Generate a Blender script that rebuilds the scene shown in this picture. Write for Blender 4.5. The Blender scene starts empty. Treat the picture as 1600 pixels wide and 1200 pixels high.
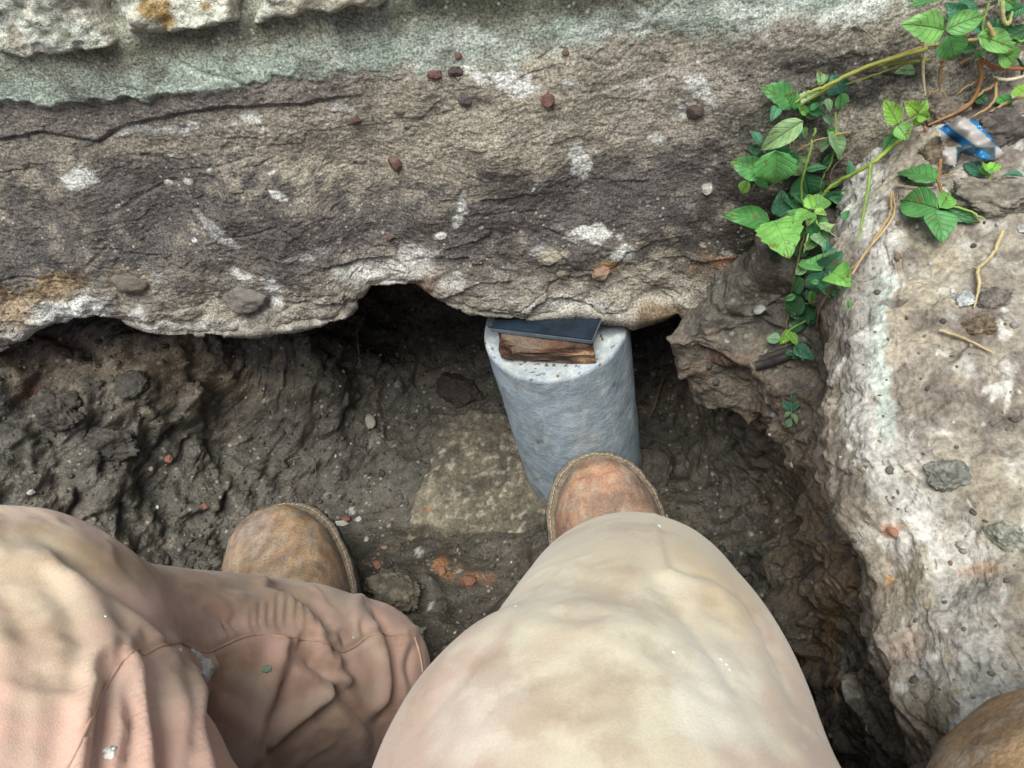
import bpy, bmesh, math, random
import numpy as np
from mathutils import Vector, Matrix
from mathutils.bvhtree import BVHTree
PI=math.pi; rad=math.radians
scn=bpy.context.scene; COL=scn.collection
rng=np.random.default_rng(7); random.seed(7)

# ---------------------------------------------------------------- camera
F=1150.; CAM=np.array([0,0,.876]); PITCH=54; ROLL=10
cam=bpy.data.cameras.new('camera'); camo=bpy.data.objects.new('camera',cam); COL.objects.link(camo)
Rm=Matrix.Rotation(rad(90-PITCH),3,'X')@Matrix.Rotation(rad(-ROLL),3,'Z')
camo.matrix_world=Matrix.Translation(Vector(CAM))@Rm.to_4x4()
cam.sensor_width=36; cam.lens=F/1600*36; cam.clip_start=.01; cam.clip_end=200
cam.dof.use_dof=True; cam.dof.focus_distance=.74; cam.dof.aperture_fstop=32
scn.camera=camo
# ---------------------------------------------------------------- sky, sun, exposure
SUN_EL=74; SUN_AZ=205     # azimuth measured clockwise from +Y
w=bpy.data.worlds.new('World'); scn.world=w; w.use_nodes=True
nt=w.node_tree; bgn=nt.nodes['Background']; sky=nt.nodes.new('ShaderNodeTexSky')
sky.sky_type='NISHITA'; sky.sun_disc=False; sky.sun_elevation=rad(SUN_EL); sky.sun_rotation=rad(SUN_AZ)
sky.air_density=1; sky.dust_density=4.0; sky.ozone_density=.6
nt.links.new(sky.outputs[0],bgn.inputs[0]); bgn.inputs[1].default_value=.085
sl=bpy.data.lights.new('sun','SUN'); slo=bpy.data.objects.new('sun',sl); COL.objects.link(slo)
sl.energy=2.8; sl.angle=rad(42); sl.color=(.98,1,.92)
sd=Vector((math.sin(rad(SUN_AZ))*math.cos(rad(SUN_EL)),math.cos(rad(SUN_AZ))*math.cos(rad(SUN_EL)),math.sin(rad(SUN_EL))))
slo.rotation_euler=sd.to_track_quat('Z','Y').to_euler()
scn.view_settings.view_transform='Standard'; scn.view_settings.look='None'
scn.view_settings.exposure=.5; scn.view_settings.gamma=1
scn.render.engine='CYCLES'

# ---------------------------------------------------------------- helpers
RN=np.array(Rm)
def ray(px,py): return RN@np.array([(px-800)/F,-(py-600)/F,-1.])
def at_depth(px,py,d): return CAM+ray(px,py)*d
def at_z(px,py,z):
    d=ray(px,py); return CAM+d*(z-CAM[2])/d[2]
def at_plane(px,py,p0,n):
    d=ray(px,py); return CAM+d*(np.dot(np.array(p0)-CAM,n)/np.dot(d,n))
def proj(P):
    v=(P-CAM)@RN; dz=np.maximum(-v[:,2],1e-4)
    return 800+F*v[:,0]/dz, 600-F*v[:,1]/dz, -v[:,2]
def lin(c):
    c=np.array(c,float)/255; return np.where(c<=.04045,c/12.92,((c+.055)/1.055)**2.4)
def sst(a,b,x):
    t=np.clip((x-a)/(b-a),0,1); return t*t*(3-2*t)
def _hash(i,j,k,s):
    h=(i.astype(np.uint32)*np.uint32(374761393)+j.astype(np.uint32)*np.uint32(668265263)+k.astype(np.uint32)*np.uint32(2147483647)+np.uint32(s*144665+13))
    h=(h^(h>>np.uint32(13)))*np.uint32(1274126177); h=h^(h>>np.uint32(16)); return h
G=np.array([[1,1,0],[-1,1,0],[1,-1,0],[-1,-1,0],[1,0,1],[-1,0,1],[1,0,-1],[-1,0,-1],[0,1,1],[0,-1,1],[0,1,-1],[0,-1,-1],[1,1,0],[-1,1,0],[0,-1,1],[0,-1,-1]],np.float32)
def pn(P,scale,seed=0):
    Q=(P*scale+1000.37).astype(np.float64); I=np.floor(Q).astype(np.int64); f=(Q-I).astype(np.float32); u=f*f*f*(f*(f*6-15)+10)
    out=np.zeros(len(P),np.float32)
    for a in(0,1):
        for b in(0,1):
            for c in(0,1):
                g=G[_hash(I[:,0]+a,I[:,1]+b,I[:,2]+c,seed)&np.uint32(15)]
                d=g[:,0]*(f[:,0]-a)+g[:,1]*(f[:,1]-b)+g[:,2]*(f[:,2]-c)
                wt=(u[:,0] if a else 1-u[:,0])*(u[:,1] if b else 1-u[:,1])*(u[:,2] if c else 1-u[:,2])
                out+=wt*d
    return out
def fbm(P,scale,octv=4,seed=0,g=.5):
    o=0;a=1.
    for i in range(octv): o=o+a*pn(P,scale*2**i,seed+i*7); a*=g
    return o
def billow(P,scale,octv=3,seed=0,g=.5):
    o=0;a=1.
    for i in range(octv): o=o+a*(np.abs(pn(P,scale*2.03**i,seed+i*11))*2-.45); a*=g
    return o
def worley(P,scale,seed=0):
    Q=P*scale+500.; I=np.floor(Q).astype(np.int64); f=Q-I
    d1=np.full(len(P),9.); d2=np.full(len(P),9.); idm=np.zeros(len(P))
    for a in(-1,0,1):
        for b in(-1,0,1):
            for c in(-1,0,1):
                h=_hash(I[:,0]+a,I[:,1]+b,I[:,2]+c,seed)
                ox=(h&np.uint32(1023))/1023.; oy=((h>>np.uint32(10))&np.uint32(1023))/1023.; oz=((h>>np.uint32(20))&np.uint32(1023))/1023.
                d=np.sqrt((a+ox-f[:,0])**2+(b+oy-f[:,1])**2+(c+oz-f[:,2])**2)
                n=d<d1; d2=np.where(n,d1,np.minimum(d2,d)); idm=np.where(n,ox,idm); d1=np.where(n,d,d1)
    return d1,d2,idm
def facet(P,scale,seed=0,tilt=1.,off=.5):
    """broken-clod relief: every cell is a tilted flat, cells step against each other"""
    P=P+.35/scale*np.stack([pn(P,scale*.8,seed+1),pn(P,scale*.8,seed+2),pn(P,scale*.8,seed+3)],1)+.12/scale*np.stack([pn(P,scale*3,seed+4),pn(P,scale*3,seed+5),pn(P,scale*3,seed+6)],1)
    Q=P*scale+500.; I=np.floor(Q).astype(np.int64); f=Q-I; d1=np.full(len(P),9.); o=np.zeros(len(P))
    for a in(-1,0,1):
        for b in(-1,0,1):
            for c in(-1,0,1):
                h=_hash(I[:,0]+a,I[:,1]+b,I[:,2]+c,seed); k=1/1023.
                r0=(h&np.uint32(1023))*k; r1=((h>>np.uint32(10))&np.uint32(1023))*k; r2=((h>>np.uint32(20))&np.uint32(1023))*k
                x=f[:,0]-a-r0; y=f[:,1]-b-r1; z=f[:,2]-c-r2; d=x*x+y*y+z*z
                v=((r1*7.1%1-.5)*x+(r2*5.3%1-.5)*y+(r0*9.7%1-.5)*z)*2*tilt+(r0*13.7%1-.5)*off
                n=d<d1; o=np.where(n,v,o); d1=np.where(n,d,d1)
    return o
def make_mesh(name,V,Fq,colr=None,mat=None,parent=None,smooth=True,uv=None,attrs=None):
    """Fq: (n,4) or (n,3) int array"""
    me=bpy.data.meshes.new(name); V=np.asarray(V,np.float32); Fq=np.asarray(Fq,np.int32); k=Fq.shape[1]
    me.vertices.add(len(V)); me.vertices.foreach_set('co',V.ravel())
    me.loops.add(Fq.size); me.loops.foreach_set('vertex_index',Fq.ravel())
    me.polygons.add(len(Fq)); me.polygons.foreach_set('loop_start',np.arange(0,Fq.size,k,dtype=np.int32))
    me.update(calc_edges=True); me.validate()
    if smooth: me.polygons.foreach_set('use_smooth',np.ones(len(me.polygons),bool))
    if colr is not None:
        a=me.color_attributes.new('Col','FLOAT_COLOR','POINT'); c=np.ones((len(V),4),np.float32); c[:,:3]=colr; a.data.foreach_set('color',c.ravel())
    if attrs:
        for kx,vx in attrs.items():
            a=me.attributes.new(kx,'FLOAT','POINT'); a.data.foreach_set('value',np.asarray(vx,np.float32))
    if uv is not None:
        l=me.uv_layers.new(name='UVMap'); l.data.foreach_set('uv',np.asarray(uv,np.float32)[Fq.ravel()].ravel())
    o=bpy.data.objects.new(name,me); COL.objects.link(o)
    if mat: me.materials.append(mat)
    if parent: o.parent=parent
    return o
def grid_faces(nu,nv):
    a=np.arange(nu*nv).reshape(nv,nu)
    return np.stack([a[:-1,:-1],a[:-1,1:],a[1:,1:],a[1:,:-1]],-1).reshape(-1,4)
def grid_normals(P):   # P (nv,nu,3)
    du=np.gradient(P,axis=1); dv=np.gradient(P,axis=0); n=np.cross(du,dv); n/=np.linalg.norm(n,axis=2,keepdims=True)+1e-12; return n
def thing(name,label,cat,loc=(0,0,0),group=None):
    o=bpy.data.objects.new(name,None); COL.objects.link(o); o.location=loc; o.empty_display_size=.05
    o['label']=label; o['category']=cat
    if group:o['group']=group
    return o
def adopt(o,par):      # parent keeping world place (par has only a translation)
    o.parent=par; o.matrix_parent_inverse=Matrix.Translation(par.location).inverted(); return o
def tag(o,label=None,cat=None,group=None,kind=None):
    if label:o['label']=label
    if cat:o['category']=cat
    if group:o['group']=group
    if kind:o['kind']=kind
    return o
def base_at(o,p):      # move origin of a mesh to p
    p=Vector(p); o.data.transform(Matrix.Translation(-p)); o.location=p; return o
def dens(ranges,n):
    """ranges: list of (x0,x1,weight) -> n samples"""
    ws=[(b-a)*wt for a,b,wt in ranges]; tot=sum(ws); xs=[]
    for (a,b,wt),s in zip(ranges,ws):
        m=max(2,int(round(n*s/tot))); xs+=list(np.linspace(a,b,m,endpoint=False))
    xs.append(ranges[-1][1]); return np.array(xs)
class Paint:
    """albedo of a surface, laid down vertex by vertex"""
    def __init__(s,P,base):
        s.P=P; s.x,s.y,s.d=proj(P); s.c=np.tile(lin(base),(len(P),1)); s.n1=fbm(P,60,4,91); s.n2=fbm(P,22,3,55)
    def mix(s,m,c): m=np.clip(m,0,1)[:,None]; c=lin(c); c=c*.78+c.mean()*.22; s.c=s.c*(1-m)+c*m
    def blob(s,x,y,rx,ry,c,a=1.,rot=0,rough=.9,soft=.35):
        cr,sr=math.cos(rad(rot)),math.sin(rad(rot)); dx=s.x-x; dy=s.y-y
        u=(dx*cr+dy*sr)/rx; v=(-dx*sr+dy*cr)/ry; r=np.sqrt(u*u+v*v)+s.n1*rough+s.n2*rough*.4
        s.mix(a*(1-sst(1-soft,1+soft,r)),c)
    def line(s,pts,wd,c,a=1.,rough=.6,soft=.4):
        d=pldist(s.x,s.y,pts)/wd+s.n1*rough; s.mix(a*(1-sst(1-soft,1+soft,d)),c)
def pldist(x,y,pts,ret_t=False):
    best=np.full(len(x),1e9)
    for (x0,y0),(x1,y1) in zip(pts[:-1],pts[1:]):
        dx,dy=x1-x0,y1-y0; L=dx*dx+dy*dy+1e-9; t=np.clip(((x-x0)*dx+(y-y0)*dy)/L,0,1)
        best=np.minimum(best,np.hypot(x-x0-t*dx,y-y0-t*dy))
    return best
def plsign(x,y,pts):
    best=np.full(len(x),1e9); sg=np.zeros(len(x))
    for (x0,y0),(x1,y1) in zip(pts[:-1],pts[1:]):
        dx,dy=x1-x0,y1-y0; L=dx*dx+dy*dy+1e-9; t=np.clip(((x-x0)*dx+(y-y0)*dy)/L,0,1); d=np.hypot(x-x0-t*dx,y-y0-t*dy)
        c=np.tanh((dx*(y-y0)-dy*(x-x0))/math.sqrt(L)/3.); sg=np.where(d<best,c,sg); best=np.minimum(best,d)
    return sg
def smooth_pl(pts,n=8):
    pts=np.array(pts,float); P=np.vstack([2*pts[0]-pts[1],pts,2*pts[-1]-pts[-2]]); out=[]
    for i in range(1,len(P)-2):
        for t in np.linspace(0,1,n,endpoint=False):
            a,b,c,d=P[i-1:i+3]; out.append(.5*((2*b)+(-a+c)*t+(2*a-5*b+4*c-d)*t*t+(-a+3*b-3*c+d)*t**3))
    out.append(P[-2]); return np.array(out)

# ---------------------------------------------------------------- materials
def N(nt,typ,**kw):
    n=nt.nodes.new(typ)
    for k,v in kw.items():
        if k.startswith('i_'): n.inputs[int(k[2:])].default_value=v
        else: setattr(n,k,v)
    return n
def mat_base(name,rough=.85,spec=.3):
    m=bpy.data.materials.new(name); m.use_nodes=True; t=m.node_tree; b=t.nodes['Principled BSDF']
    b.inputs['Roughness'].default_value=rough; b.inputs['Specular IOR Level'].default_value=spec
    return m,t,b
def mth(t,op,a,b=None,clamp=False):
    n=t.nodes.new('ShaderNodeMath'); n.operation=op; n.use_clamp=clamp
    for i,v in enumerate((a,b)):
        if v is None: continue
        if isinstance(v,(int,float)): n.inputs[i].default_value=v
        else: t.links.new(v,n.inputs[i])
    return n.outputs[0]
def ramp(t,v,a,b,c0=0.,c1=1.):
    n=t.nodes.new('ShaderNodeMapRange'); n.interpolation_type='SMOOTHSTEP'; t.links.new(v,n.inputs[0])
    n.inputs[1].default_value=a; n.inputs[2].default_value=b; n.inputs[3].default_value=c0; n.inputs[4].default_value=c1; return n.outputs[0]
def mixc(t,f,a,b,typ='MIX'):
    n=t.nodes.new('ShaderNodeMix'); n.data_type='RGBA'; n.blend_type=typ
    for i,v in ((0,f),(6,a),(7,b)):
        if isinstance(v,(int,float)): n.inputs[i].default_value=v
        elif isinstance(v,tuple): n.inputs[i].default_value=(*v,1)
        else: t.links.new(v,n.inputs[i])
    return n.outputs[2]
def noise(t,co,scale,detail=4,rough=.6):
    n=t.nodes.new('ShaderNodeTexNoise'); n.inputs['Scale'].default_value=scale; n.inputs['Detail'].default_value=detail; n.inputs['Roughness'].default_value=rough
    t.links.new(co,n.inputs['Vector']); return n.outputs[0]
def voro(t,co,scale,feat='F1'):
    n=t.nodes.new('ShaderNodeTexVoronoi'); n.feature=feat; n.inputs['Scale'].default_value=scale; t.links.new(co,n.inputs['Vector']); return n
def granular(name,rough,bumps,var=.5,grain=300,grain_amt=.5,white=.0,white_scale=160,dark=.0,spec=.3,wet=None,attr=True,base=(120,110,100)):
    """vertex-coloured mineral surface with fine grain.  bumps: list of (scale,dist)"""
    m,t,b=mat_base(name,rough,spec); co=N(t,'ShaderNodeTexCoord').outputs['Object']
    if attr:
        a=N(t,'ShaderNodeAttribute'); a.attribute_name='Col'; c=a.outputs['Color']
    else: c=tuple(lin(base))
    v=ramp(t,noise(t,co,45,6,.65),.3,.7,1-var*.6,1+var*.6)
    g=ramp(t,noise(t,co,grain,3,.7),.3,.7,1-grain_amt,1+grain_amt)
    vg=mth(t,'MULTIPLY',v,g)
    cc=N(t,'ShaderNodeCombineXYZ'); [t.links.new(vg,cc.inputs[i]) for i in range(3)]
    c=mixc(t,1.,c,cc.outputs[0],'MULTIPLY')
    if white:
        vv=voro(t,co,white_scale); n1=noise(t,co,26,3,.6)
        k=mth(t,'MULTIPLY',ramp(t,vv.outputs['Distance'],.1,.28,1,0),ramp(t,n1,.45,.62))
        k=mth(t,'MULTIPLY',k,white); c=mixc(t,k,c,tuple(lin((225,220,212))))
    if dark:
        k=ramp(t,noise(t,co,90,5,.75),.56,.66,0,dark); c=mixc(t,k,c,tuple(lin((45,40,38))))
    t.links.new(c,b.inputs['Base Color'])
    if wet is not None:
        r=ramp(t,noise(t,co,wet[0],4,.6),wet[1],wet[2],rough,wet[3]); t.links.new(r,b.inputs['Roughness'])
    prev=None
    for sc,dist in bumps:
        bn=N(t,'ShaderNodeBump'); bn.inputs['Distance'].default_value=dist; bn.inputs['Strength'].default_value=1
        t.links.new(noise(t,co,sc,5,.65),bn.inputs['Height'])
        if prev is not None: t.links.new(prev,bn.inputs['Normal'])
        prev=bn.outputs[0]
    t.links.new(prev,b.inputs['Normal'])
    return m
M={}
M['footing']=granular('rough_concrete',.9,[(300,.0012),(700,.0014)],.4,520,.55,white=.6,white_scale=170,dark=.45)
M['soil']=granular('damp_clay',.7,[(60,.004),(260,.0022)],.5,330,.35,white=.4,white_scale=90,spec=.6,wet=(40,.45,.6,.22))
M['block']=granular('weathered_mortar',.92,[(70,.003),(260,.0014)],.4,260,.32,dark=.35)
M['stone']=granular('lichen_stone',.92,[(80,.006),(260,.002)],.4,300,.35,dark=.5)
M['cement']=granular('smooth_cement',.75,[(30,.0016),(120,.0008),(500,.0004)],.28,500,.12,spec=.35)
M['wood']=granular('damp_wood',.7,[(200,.001)],.6,400,.3,dark=.4)
M['char']=granular('charred_wood',.6,[(200,.001)],.5,300,.4,attr=False,base=(52,50,50))
def cloth_mat():
    m,t,b=mat_base('worn_twill',.88,.15); tc=N(t,'ShaderNodeTexCoord'); co=tc.outputs['Object']
    a=N(t,'ShaderNodeAttribute'); a.attribute_name='Col'; c=a.outputs['Color']
    n=ramp(t,noise(t,co,16,7,.62),.50,.62,0,.34); c=mixc(t,n,c,tuple(lin((150,118,88))),'MIX')
    n2=ramp(t,noise(t,co,11,7,.62),.5,.66,0,.4); c=mixc(t,n2,c,tuple(lin((214,205,184))))
    g=ramp(t,noise(t,co,900,2,.6),.3,.7,.96,1.04); cc=N(t,'ShaderNodeCombineXYZ'); [t.links.new(g,cc.inputs[i]) for i in range(3)]
    c=mixc(t,1.,c,cc.outputs[0],'MULTIPLY')
    t.links.new(c,b.inputs['Base Color'])
    b.inputs['Sheen Weight'].default_value=.25; b.inputs['Sheen Roughness'].default_value=.5
    b1=N(t,'ShaderNodeBump'); b1.inputs['Distance'].default_value=.0002; t.links.new(noise(t,co,1100,2,.6),b1.inputs['Height'])
    b2=N(t,'ShaderNodeBump'); b2.inputs['Distance'].default_value=.003; t.links.new(noise(t,co,22,3,.5),b2.inputs['Height']); t.links.new(b1.outputs[0],b2.inputs['Normal'])
    t.links.new(b2.outputs[0],b.inputs['Normal']); return m
M['cloth']=cloth_mat()
def plain(name,c,rough=.8,spec=.3,bump=None,var=.15,sc=80):
    m,t,b=mat_base(name,rough,spec); co=N(t,'ShaderNodeTexCoord').outputs['Object']
    n=ramp(t,noise(t,co,sc,5,.65),.3,.7,1-var,1+var); cc=N(t,'ShaderNodeCombineXYZ'); [t.links.new(n,cc.inputs[i]) for i in range(3)]
    t.links.new(mixc(t,1.,tuple(lin(c)),cc.outputs[0],'MULTIPLY'),b.inputs['Base Color'])
    if bump:
        bn=N(t,'ShaderNodeBump'); bn.inputs['Distance'].default_value=bump[1]; t.links.new(noise(t,co,bump[0],4,.6),bn.inputs['Height']); t.links.new(bn.outputs[0],b.inputs['Normal'])
    return m
M['thread']=plain('seam_thread',(205,172,150),.8,.2)
M['leather']=granular('scuffed_leather',.74,[(40,.002),(150,.0008),(420,.0009)],.5,450,.2,spec=.3,dark=.3)
M['rubber']=plain('dusty_rubber',(62,60,56),.85,.25,(160,.002),.4)
M['welt']=plain('dusty_welt',(122,113,99),.9,.2,(350,.0012),.4,200)
M['tanwelt']=plain('tan_welt',(150,124,90),.85,.2,(200,.001),.3)
M['tile']=plain('navy_glaze',(20,34,48),.45,.5,(60,.0006),.5,60)
M['tile_edge']=plain('tile_biscuit',(104,118,132),.6,.3,(200,.0006),.15)
M['lime']=plain('dry_lime',(236,238,234),.9,.2,(300,.002),.12)
M['skin']=plain('skin',(150,105,80),.6,.3)
M['stem']=granular('plant_stem',.6,[(300,.0003)],.3,300,.1)
def leaf_mat():
    m,t,b=mat_base('leaf_green',.48,.4); uvn=N(t,'ShaderNodeUVMap'); sp=N(t,'ShaderNodeSeparateXYZ'); t.links.new(uvn.outputs[0],sp.inputs[0])
    a=N(t,'ShaderNodeAttribute'); a.attribute_name='Col'; x=mth(t,'ABSOLUTE',mth(t,'SUBTRACT',sp.outputs[0],.5)); y=sp.outputs[1]
    mid=ramp(t,x,.0,.05,1,0)
    s=mth(t,'FRACT',mth(t,'SUBTRACT',mth(t,'MULTIPLY',y,6.),mth(t,'MULTIPLY',x,3.5)))
    sv=ramp(t,mth(t,'ABSOLUTE',mth(t,'SUBTRACT',s,.5)),.0,.12,.55,0)
    v=mth(t,'MAXIMUM',mid,sv)
    co=N(t,'ShaderNodeTexCoord').outputs['Object']
    nz=ramp(t,noise(t,co,90,4,.6),.3,.7,.78,1.2); cc=N(t,'ShaderNodeCombineXYZ'); [t.links.new(nz,cc.inputs[i]) for i in range(3)]
    c=mixc(t,1.,a.outputs['Color'],cc.outputs[0],'MULTIPLY')
    br=mth(t,'MULTIPLY',ramp(t,mth(t,'ADD',noise(t,co,130,3,.6),mth(t,'MULTIPLY',y,.12)),.66,.72),.75); c=mixc(t,br,c,tuple(lin((124,104,60))))
    c=mixc(t,mth(t,'MULTIPLY',v,.17),c,tuple(lin((170,200,130))))
    t.links.new(c,b.inputs['Base Color'])
    bn=N(t,'ShaderNodeBump'); bn.invert=True; bn.inputs['Distance'].default_value=.0008; t.links.new(v,bn.inputs['Height']); t.links.new(bn.outputs[0],b.inputs['Normal'])
    tr=N(t,'ShaderNodeBsdfTranslucent'); t.links.new(c,tr.inputs[0]); mx=N(t,'ShaderNodeMixShader'); mx.inputs[0].default_value=.25
    t.links.new(b.outputs[0],mx.inputs[1]); t.links.new(tr.outputs[0],mx.inputs[2]); t.links.new(mx.outputs[0],t.nodes['Material Output'].inputs[0])
    return m
M['leaf']=leaf_mat()
def plastic_mat():
    m,t,b=mat_base('printed_film',.25,.6); a=N(t,'ShaderNodeAttribute'); a.attribute_name='Col'; t.links.new(a.outputs['Color'],b.inputs['Base Color'])
    al=N(t,'ShaderNodeAttribute'); al.attribute_name='alpha'; t.links.new(al.outputs['Fac'],b.inputs['Alpha']); return m
M['film']=plastic_mat()

# ================================================================ THE SETTING: soil of the pit
def face_y(x,z): return .468-.15*x+.25*(z-.34)
FP0=np.array([0,.468,.34]); FN=np.array([.15,1,-.25]); FN=FN/np.linalg.norm(FN)
EDGE=[(1335,150),(1320,230),(1325,330),(1300,420),(1290,520),(1295,600),(1302,680),(1330,780),(1372,850),(1385,930),(1378,985),(1410,1080),(1450,1165),(1475,1230)]
EP=np.array([at_z(x,y,.47) for x,y in EDGE])      # block rim in plan
def edge_x(y): return np.interp(y,EP[::-1,1],EP[::-1,0])
def soil():
    xu=None
    # row curve (y, floor lift)
    yc=[(-3,.44),(-.9,.44),(-.22,.43),(-.13,.36),(-.07,.12),(-.02,.05),(.1,.06),(.25,.055),(.36,.03),(.44,.0),(.62,.0),(.74,.02),(.82,.08),(.87,.22),(.9,.42),(.92,.6)]
    yc=[(a if a<.7 else .7+(a-.7)*1.6,b) for a,b in yc]
    yc=np.array(yc); L=np.r_[0,np.cumsum(np.hypot(*np.diff(yc,axis=0).T))]
    s=dens([(0,L[2],.1),(L[2],L[5],.4),(L[5],L[9],1.4),(L[9],L[-1],1.1)],640)
    Y=np.interp(s,L,yc[:,0]); LF=np.interp(s,L,yc[:,1])
    k=np.ones(9)/9; LF=np.convolve(np.pad(LF,4,'edge'),k,'valid'); 
    u=dens([(0,2,.06),(2,3,.5),(3,5,1.),(5,6,1.),(6,9,1.),(9,11,.9),(11,12,.12)],860)
    P=np.zeros((len(Y),len(u),3))
    for i,(y,lf) in enumerate(zip(Y,LF)):
        xl=np.interp(y,[-.2,.1,.36,.5,.62,.8],[-.5,-.47,-.41,-.335,-.25,-.17])
        xe=edge_x(np.clip(y,.04,.45)); xr=xe
        xr=xr if y<.38 else min(xr,.252)
        spur=.125*math.exp(-((y-.415)/.055)**2)
        f=0.
        pts=[(-3,.44),(-1.2,.44),(xl-.5,.40),(xl-.28,.31),(xl-.15,.2),(xl-.04,.06),(xl+.1,f),(xr-.05,f),(xr+.015,.06),(xr+.035-spur*.45,.2),(xr+.02-spur,.33),(xr+.045-spur*.3,.43),(3,.46)]
        pts=np.array(pts); X=np.interp(u,range(13),pts[:,0]); Z=np.interp(u,range(13),pts[:,1])
        Z=np.maximum(Z,lf)+.25*np.minimum(Z,lf)*(1-np.clip(np.maximum(Z,lf)/.3,0,1))
        P[i,:,0]=X; P[i,:,1]=y; P[i,:,2]=Z
    # soften profile corners
    for _ in range(10):
        P[1:-1,1:-1]=(P[1:-1,1:-1]*2+P[2:,1:-1]+P[:-2,1:-1]+P[1:-1,2:]+P[1:-1,:-2])/6
    x,y,z=P[...,0],P[...,1],P[...,2]
    # mounds and hollows
    def mound(cx,cy,r,h): P[...,2]+=h*np.exp(-((x-cx)**2+(y-cy)**2)/r**2)
    mound(.07,.31,.07,.085); mound(.055,.18,.09,.03); mound(-.26,.28,.10,.06); mound(-.24,.16,.1,.04)
    mound(-.47,.47,.07,.035); mound(-.43,.57,.05,.05); mound(-.56,.5,.05,.035); mound(-.36,.52,.045,.03);     mound(-.27,.66,.06,.1);
    n=grid_normals(P); n[n[...,2]<-.6]*=1
    Pf=P.reshape(-1,3); nf=n.reshape(-1,3)
    a=sst(1.3,.9,np.hypot(Pf[:,0],Pf[:,1]-.3))
    flat=(Pf[:,2]<.045)&(Pf[:,1]>.3)
    d=.030*fbm(Pf,8,3,3)+.012*billow(Pf,12,2,8)+.015*facet(Pf,17,41,.9,.3)+.0075*facet(Pf,40,43,.9,.4)+.0042*facet(Pf,105,47,.8,.7)+.002*fbm(Pf,140,3,31)
    w1,w2,_=worley(Pf,26,4); crack=1-sst(0,.09,w2-w1+.05*fbm(Pf,60,2,5)); w1b,w2b,idb=worley(Pf+.01*np.stack([pn(Pf,30,1),pn(Pf,30,2),pn(Pf,30,3)],1),55,9)
    clod=(.5-w1b)*.007*sst(-.1,.25,fbm(Pf,7,2,77))
    d=d*np.where(flat,.45,1.)+clod-.003*crack
    Q=Pf+nf*(d*a)[:,None]
    G3=Q.reshape(P.shape)
    for _ in range(2): G3[1:-1,1:-1]=G3[1:-1,1:-1]*.6+.1*(G3[2:,1:-1]+G3[:-2,1:-1]+G3[1:-1,2:]+G3[1:-1,:-2])
    Q=G3.reshape(-1,3)
    pt=Paint(Q,(88,84,76))
    pt.mix(sst(-.1,.5,fbm(Q,8,3,2))*.6,(78,74,67)); pt.mix(sst(.1,.5,fbm(Q,14,3,12))*.55,(122,112,96))
    pt.mix(crack*.35,(50,46,42))
    B=pt.blob
    B(210,570,190,38,(140,122,96),.8,8); B(60,560,90,50,(128,112,92),.7); B(45,612,38,10,(150,98,62),.7); B(330,600,90,30,(120,106,86),.6)
    B(560,760,230,90,(92,88,78),.6); B(700,930,200,100,(78,70,56),.7); B(480,700,90,60,(84,78,72),.5)
    B(1080,570,60,45,(112,98,84),.7); B(1180,600,100,60,(122,106,88),.7); B(1250,690,70,90,(116,100,80),.7); B(1290,960,60,130,(120,98,68),.6,8); B(1310,880,40,60,(126,98,68),.5)
    B(1250,820,50,80,(104,86,60),.6); B(1130,560,30,14,(122,84,62),.5); B(1350,1120,120,120,(60,56,46),.7)
    B(1300,1000,12,90,(150,118,74),.6,rough=1.4); B(1320,1040,10,40,(170,170,165),.45,rough=1.6)
    B(575,880,14,5,(150,112,76),.6); B(735,900,26,14,(146,96,62),.7); B(690,885,10,14,(170,110,50),.8)
    for _ in range(70):
        xx,yy=random.uniform(0,1280),random.uniform(560,1000); c=random.choice([(190,186,176),(160,150,134),(158,92,56),(200,196,188),(140,126,104)])
        B(xx,yy,random.uniform(2,7),random.uniform(1.5,4.5),c,.8,random.uniform(0,180),rough=1.2)
    o=make_mesh('pit_soil',Q,grid_faces(len(u),len(Y)),pt.c,M['soil']); tag(o,kind='structure'); return o
soil_o=soil()
# ground beyond the dig, out to the horizon
gm=bmesh.new()
for (x0,x1,y0,y1) in ((-90,90,-90,-2.99),(-90,90,2.2,90),(-90,-2.99,-2.99,2.2),(2.99,90,-2.99,2.2),(-2.99,2.99,.93,2.2)):
    vs=[gm.verts.new(p) for p in ((x0,y0,.435),(x1,y0,.435),(x1,y1,.435),(x0,y1,.435))]; gm.faces.new(vs)
me=bpy.data.meshes.new('ground'); gm.to_mesh(me); go=bpy.data.objects.new('ground',me); COL.objects.link(go); me.materials.append(plain('yard_earth',(120,108,92),.95,.1,(6,.03),.3,3)); tag(go,kind='structure')

# ================================================================ concrete footing
LIP=[(-700,660),(-400,610),(-150,580),(0,556),(60,520),(120,503),(160,497),(200,515),(240,528),(300,533),(400,530),(480,519),(540,505),(560,478),(580,456),(620,450),(648,452),(665,462),(700,484),(750,500),(830,508),(900,500),(950,508),(1000,512),(1060,498),(1100,512),(1140,535),(1200,550),(1300,560),(1450,600),(1800,650)]
LP=np.array([at_plane(x,y,FP0,FN) for x,y in LIP])
L1=[(-900,190),(0,165),(100,160),(160,158),(230,150),(300,140),(380,133),(400,122),(470,114),(500,120),(530,108),(600,98),(700,92),(780,84),(900,58),(1000,42),(1100,44),(1200,14),(1500,-40),(2000,-100)]
L2=[(-900,260),(0,217),(60,208),(150,221),(185,200),(250,185),(330,168),(450,157),(520,152),(560,145)]
TOPL=[(-900,130),(0,84),(60,72),(210,50),(410,20),(600,-8),(900,-55),(1300,-110),(2000,-200)]
TP=np.array([at_plane(x,y,FP0,FN) for x,y in TOPL])
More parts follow.
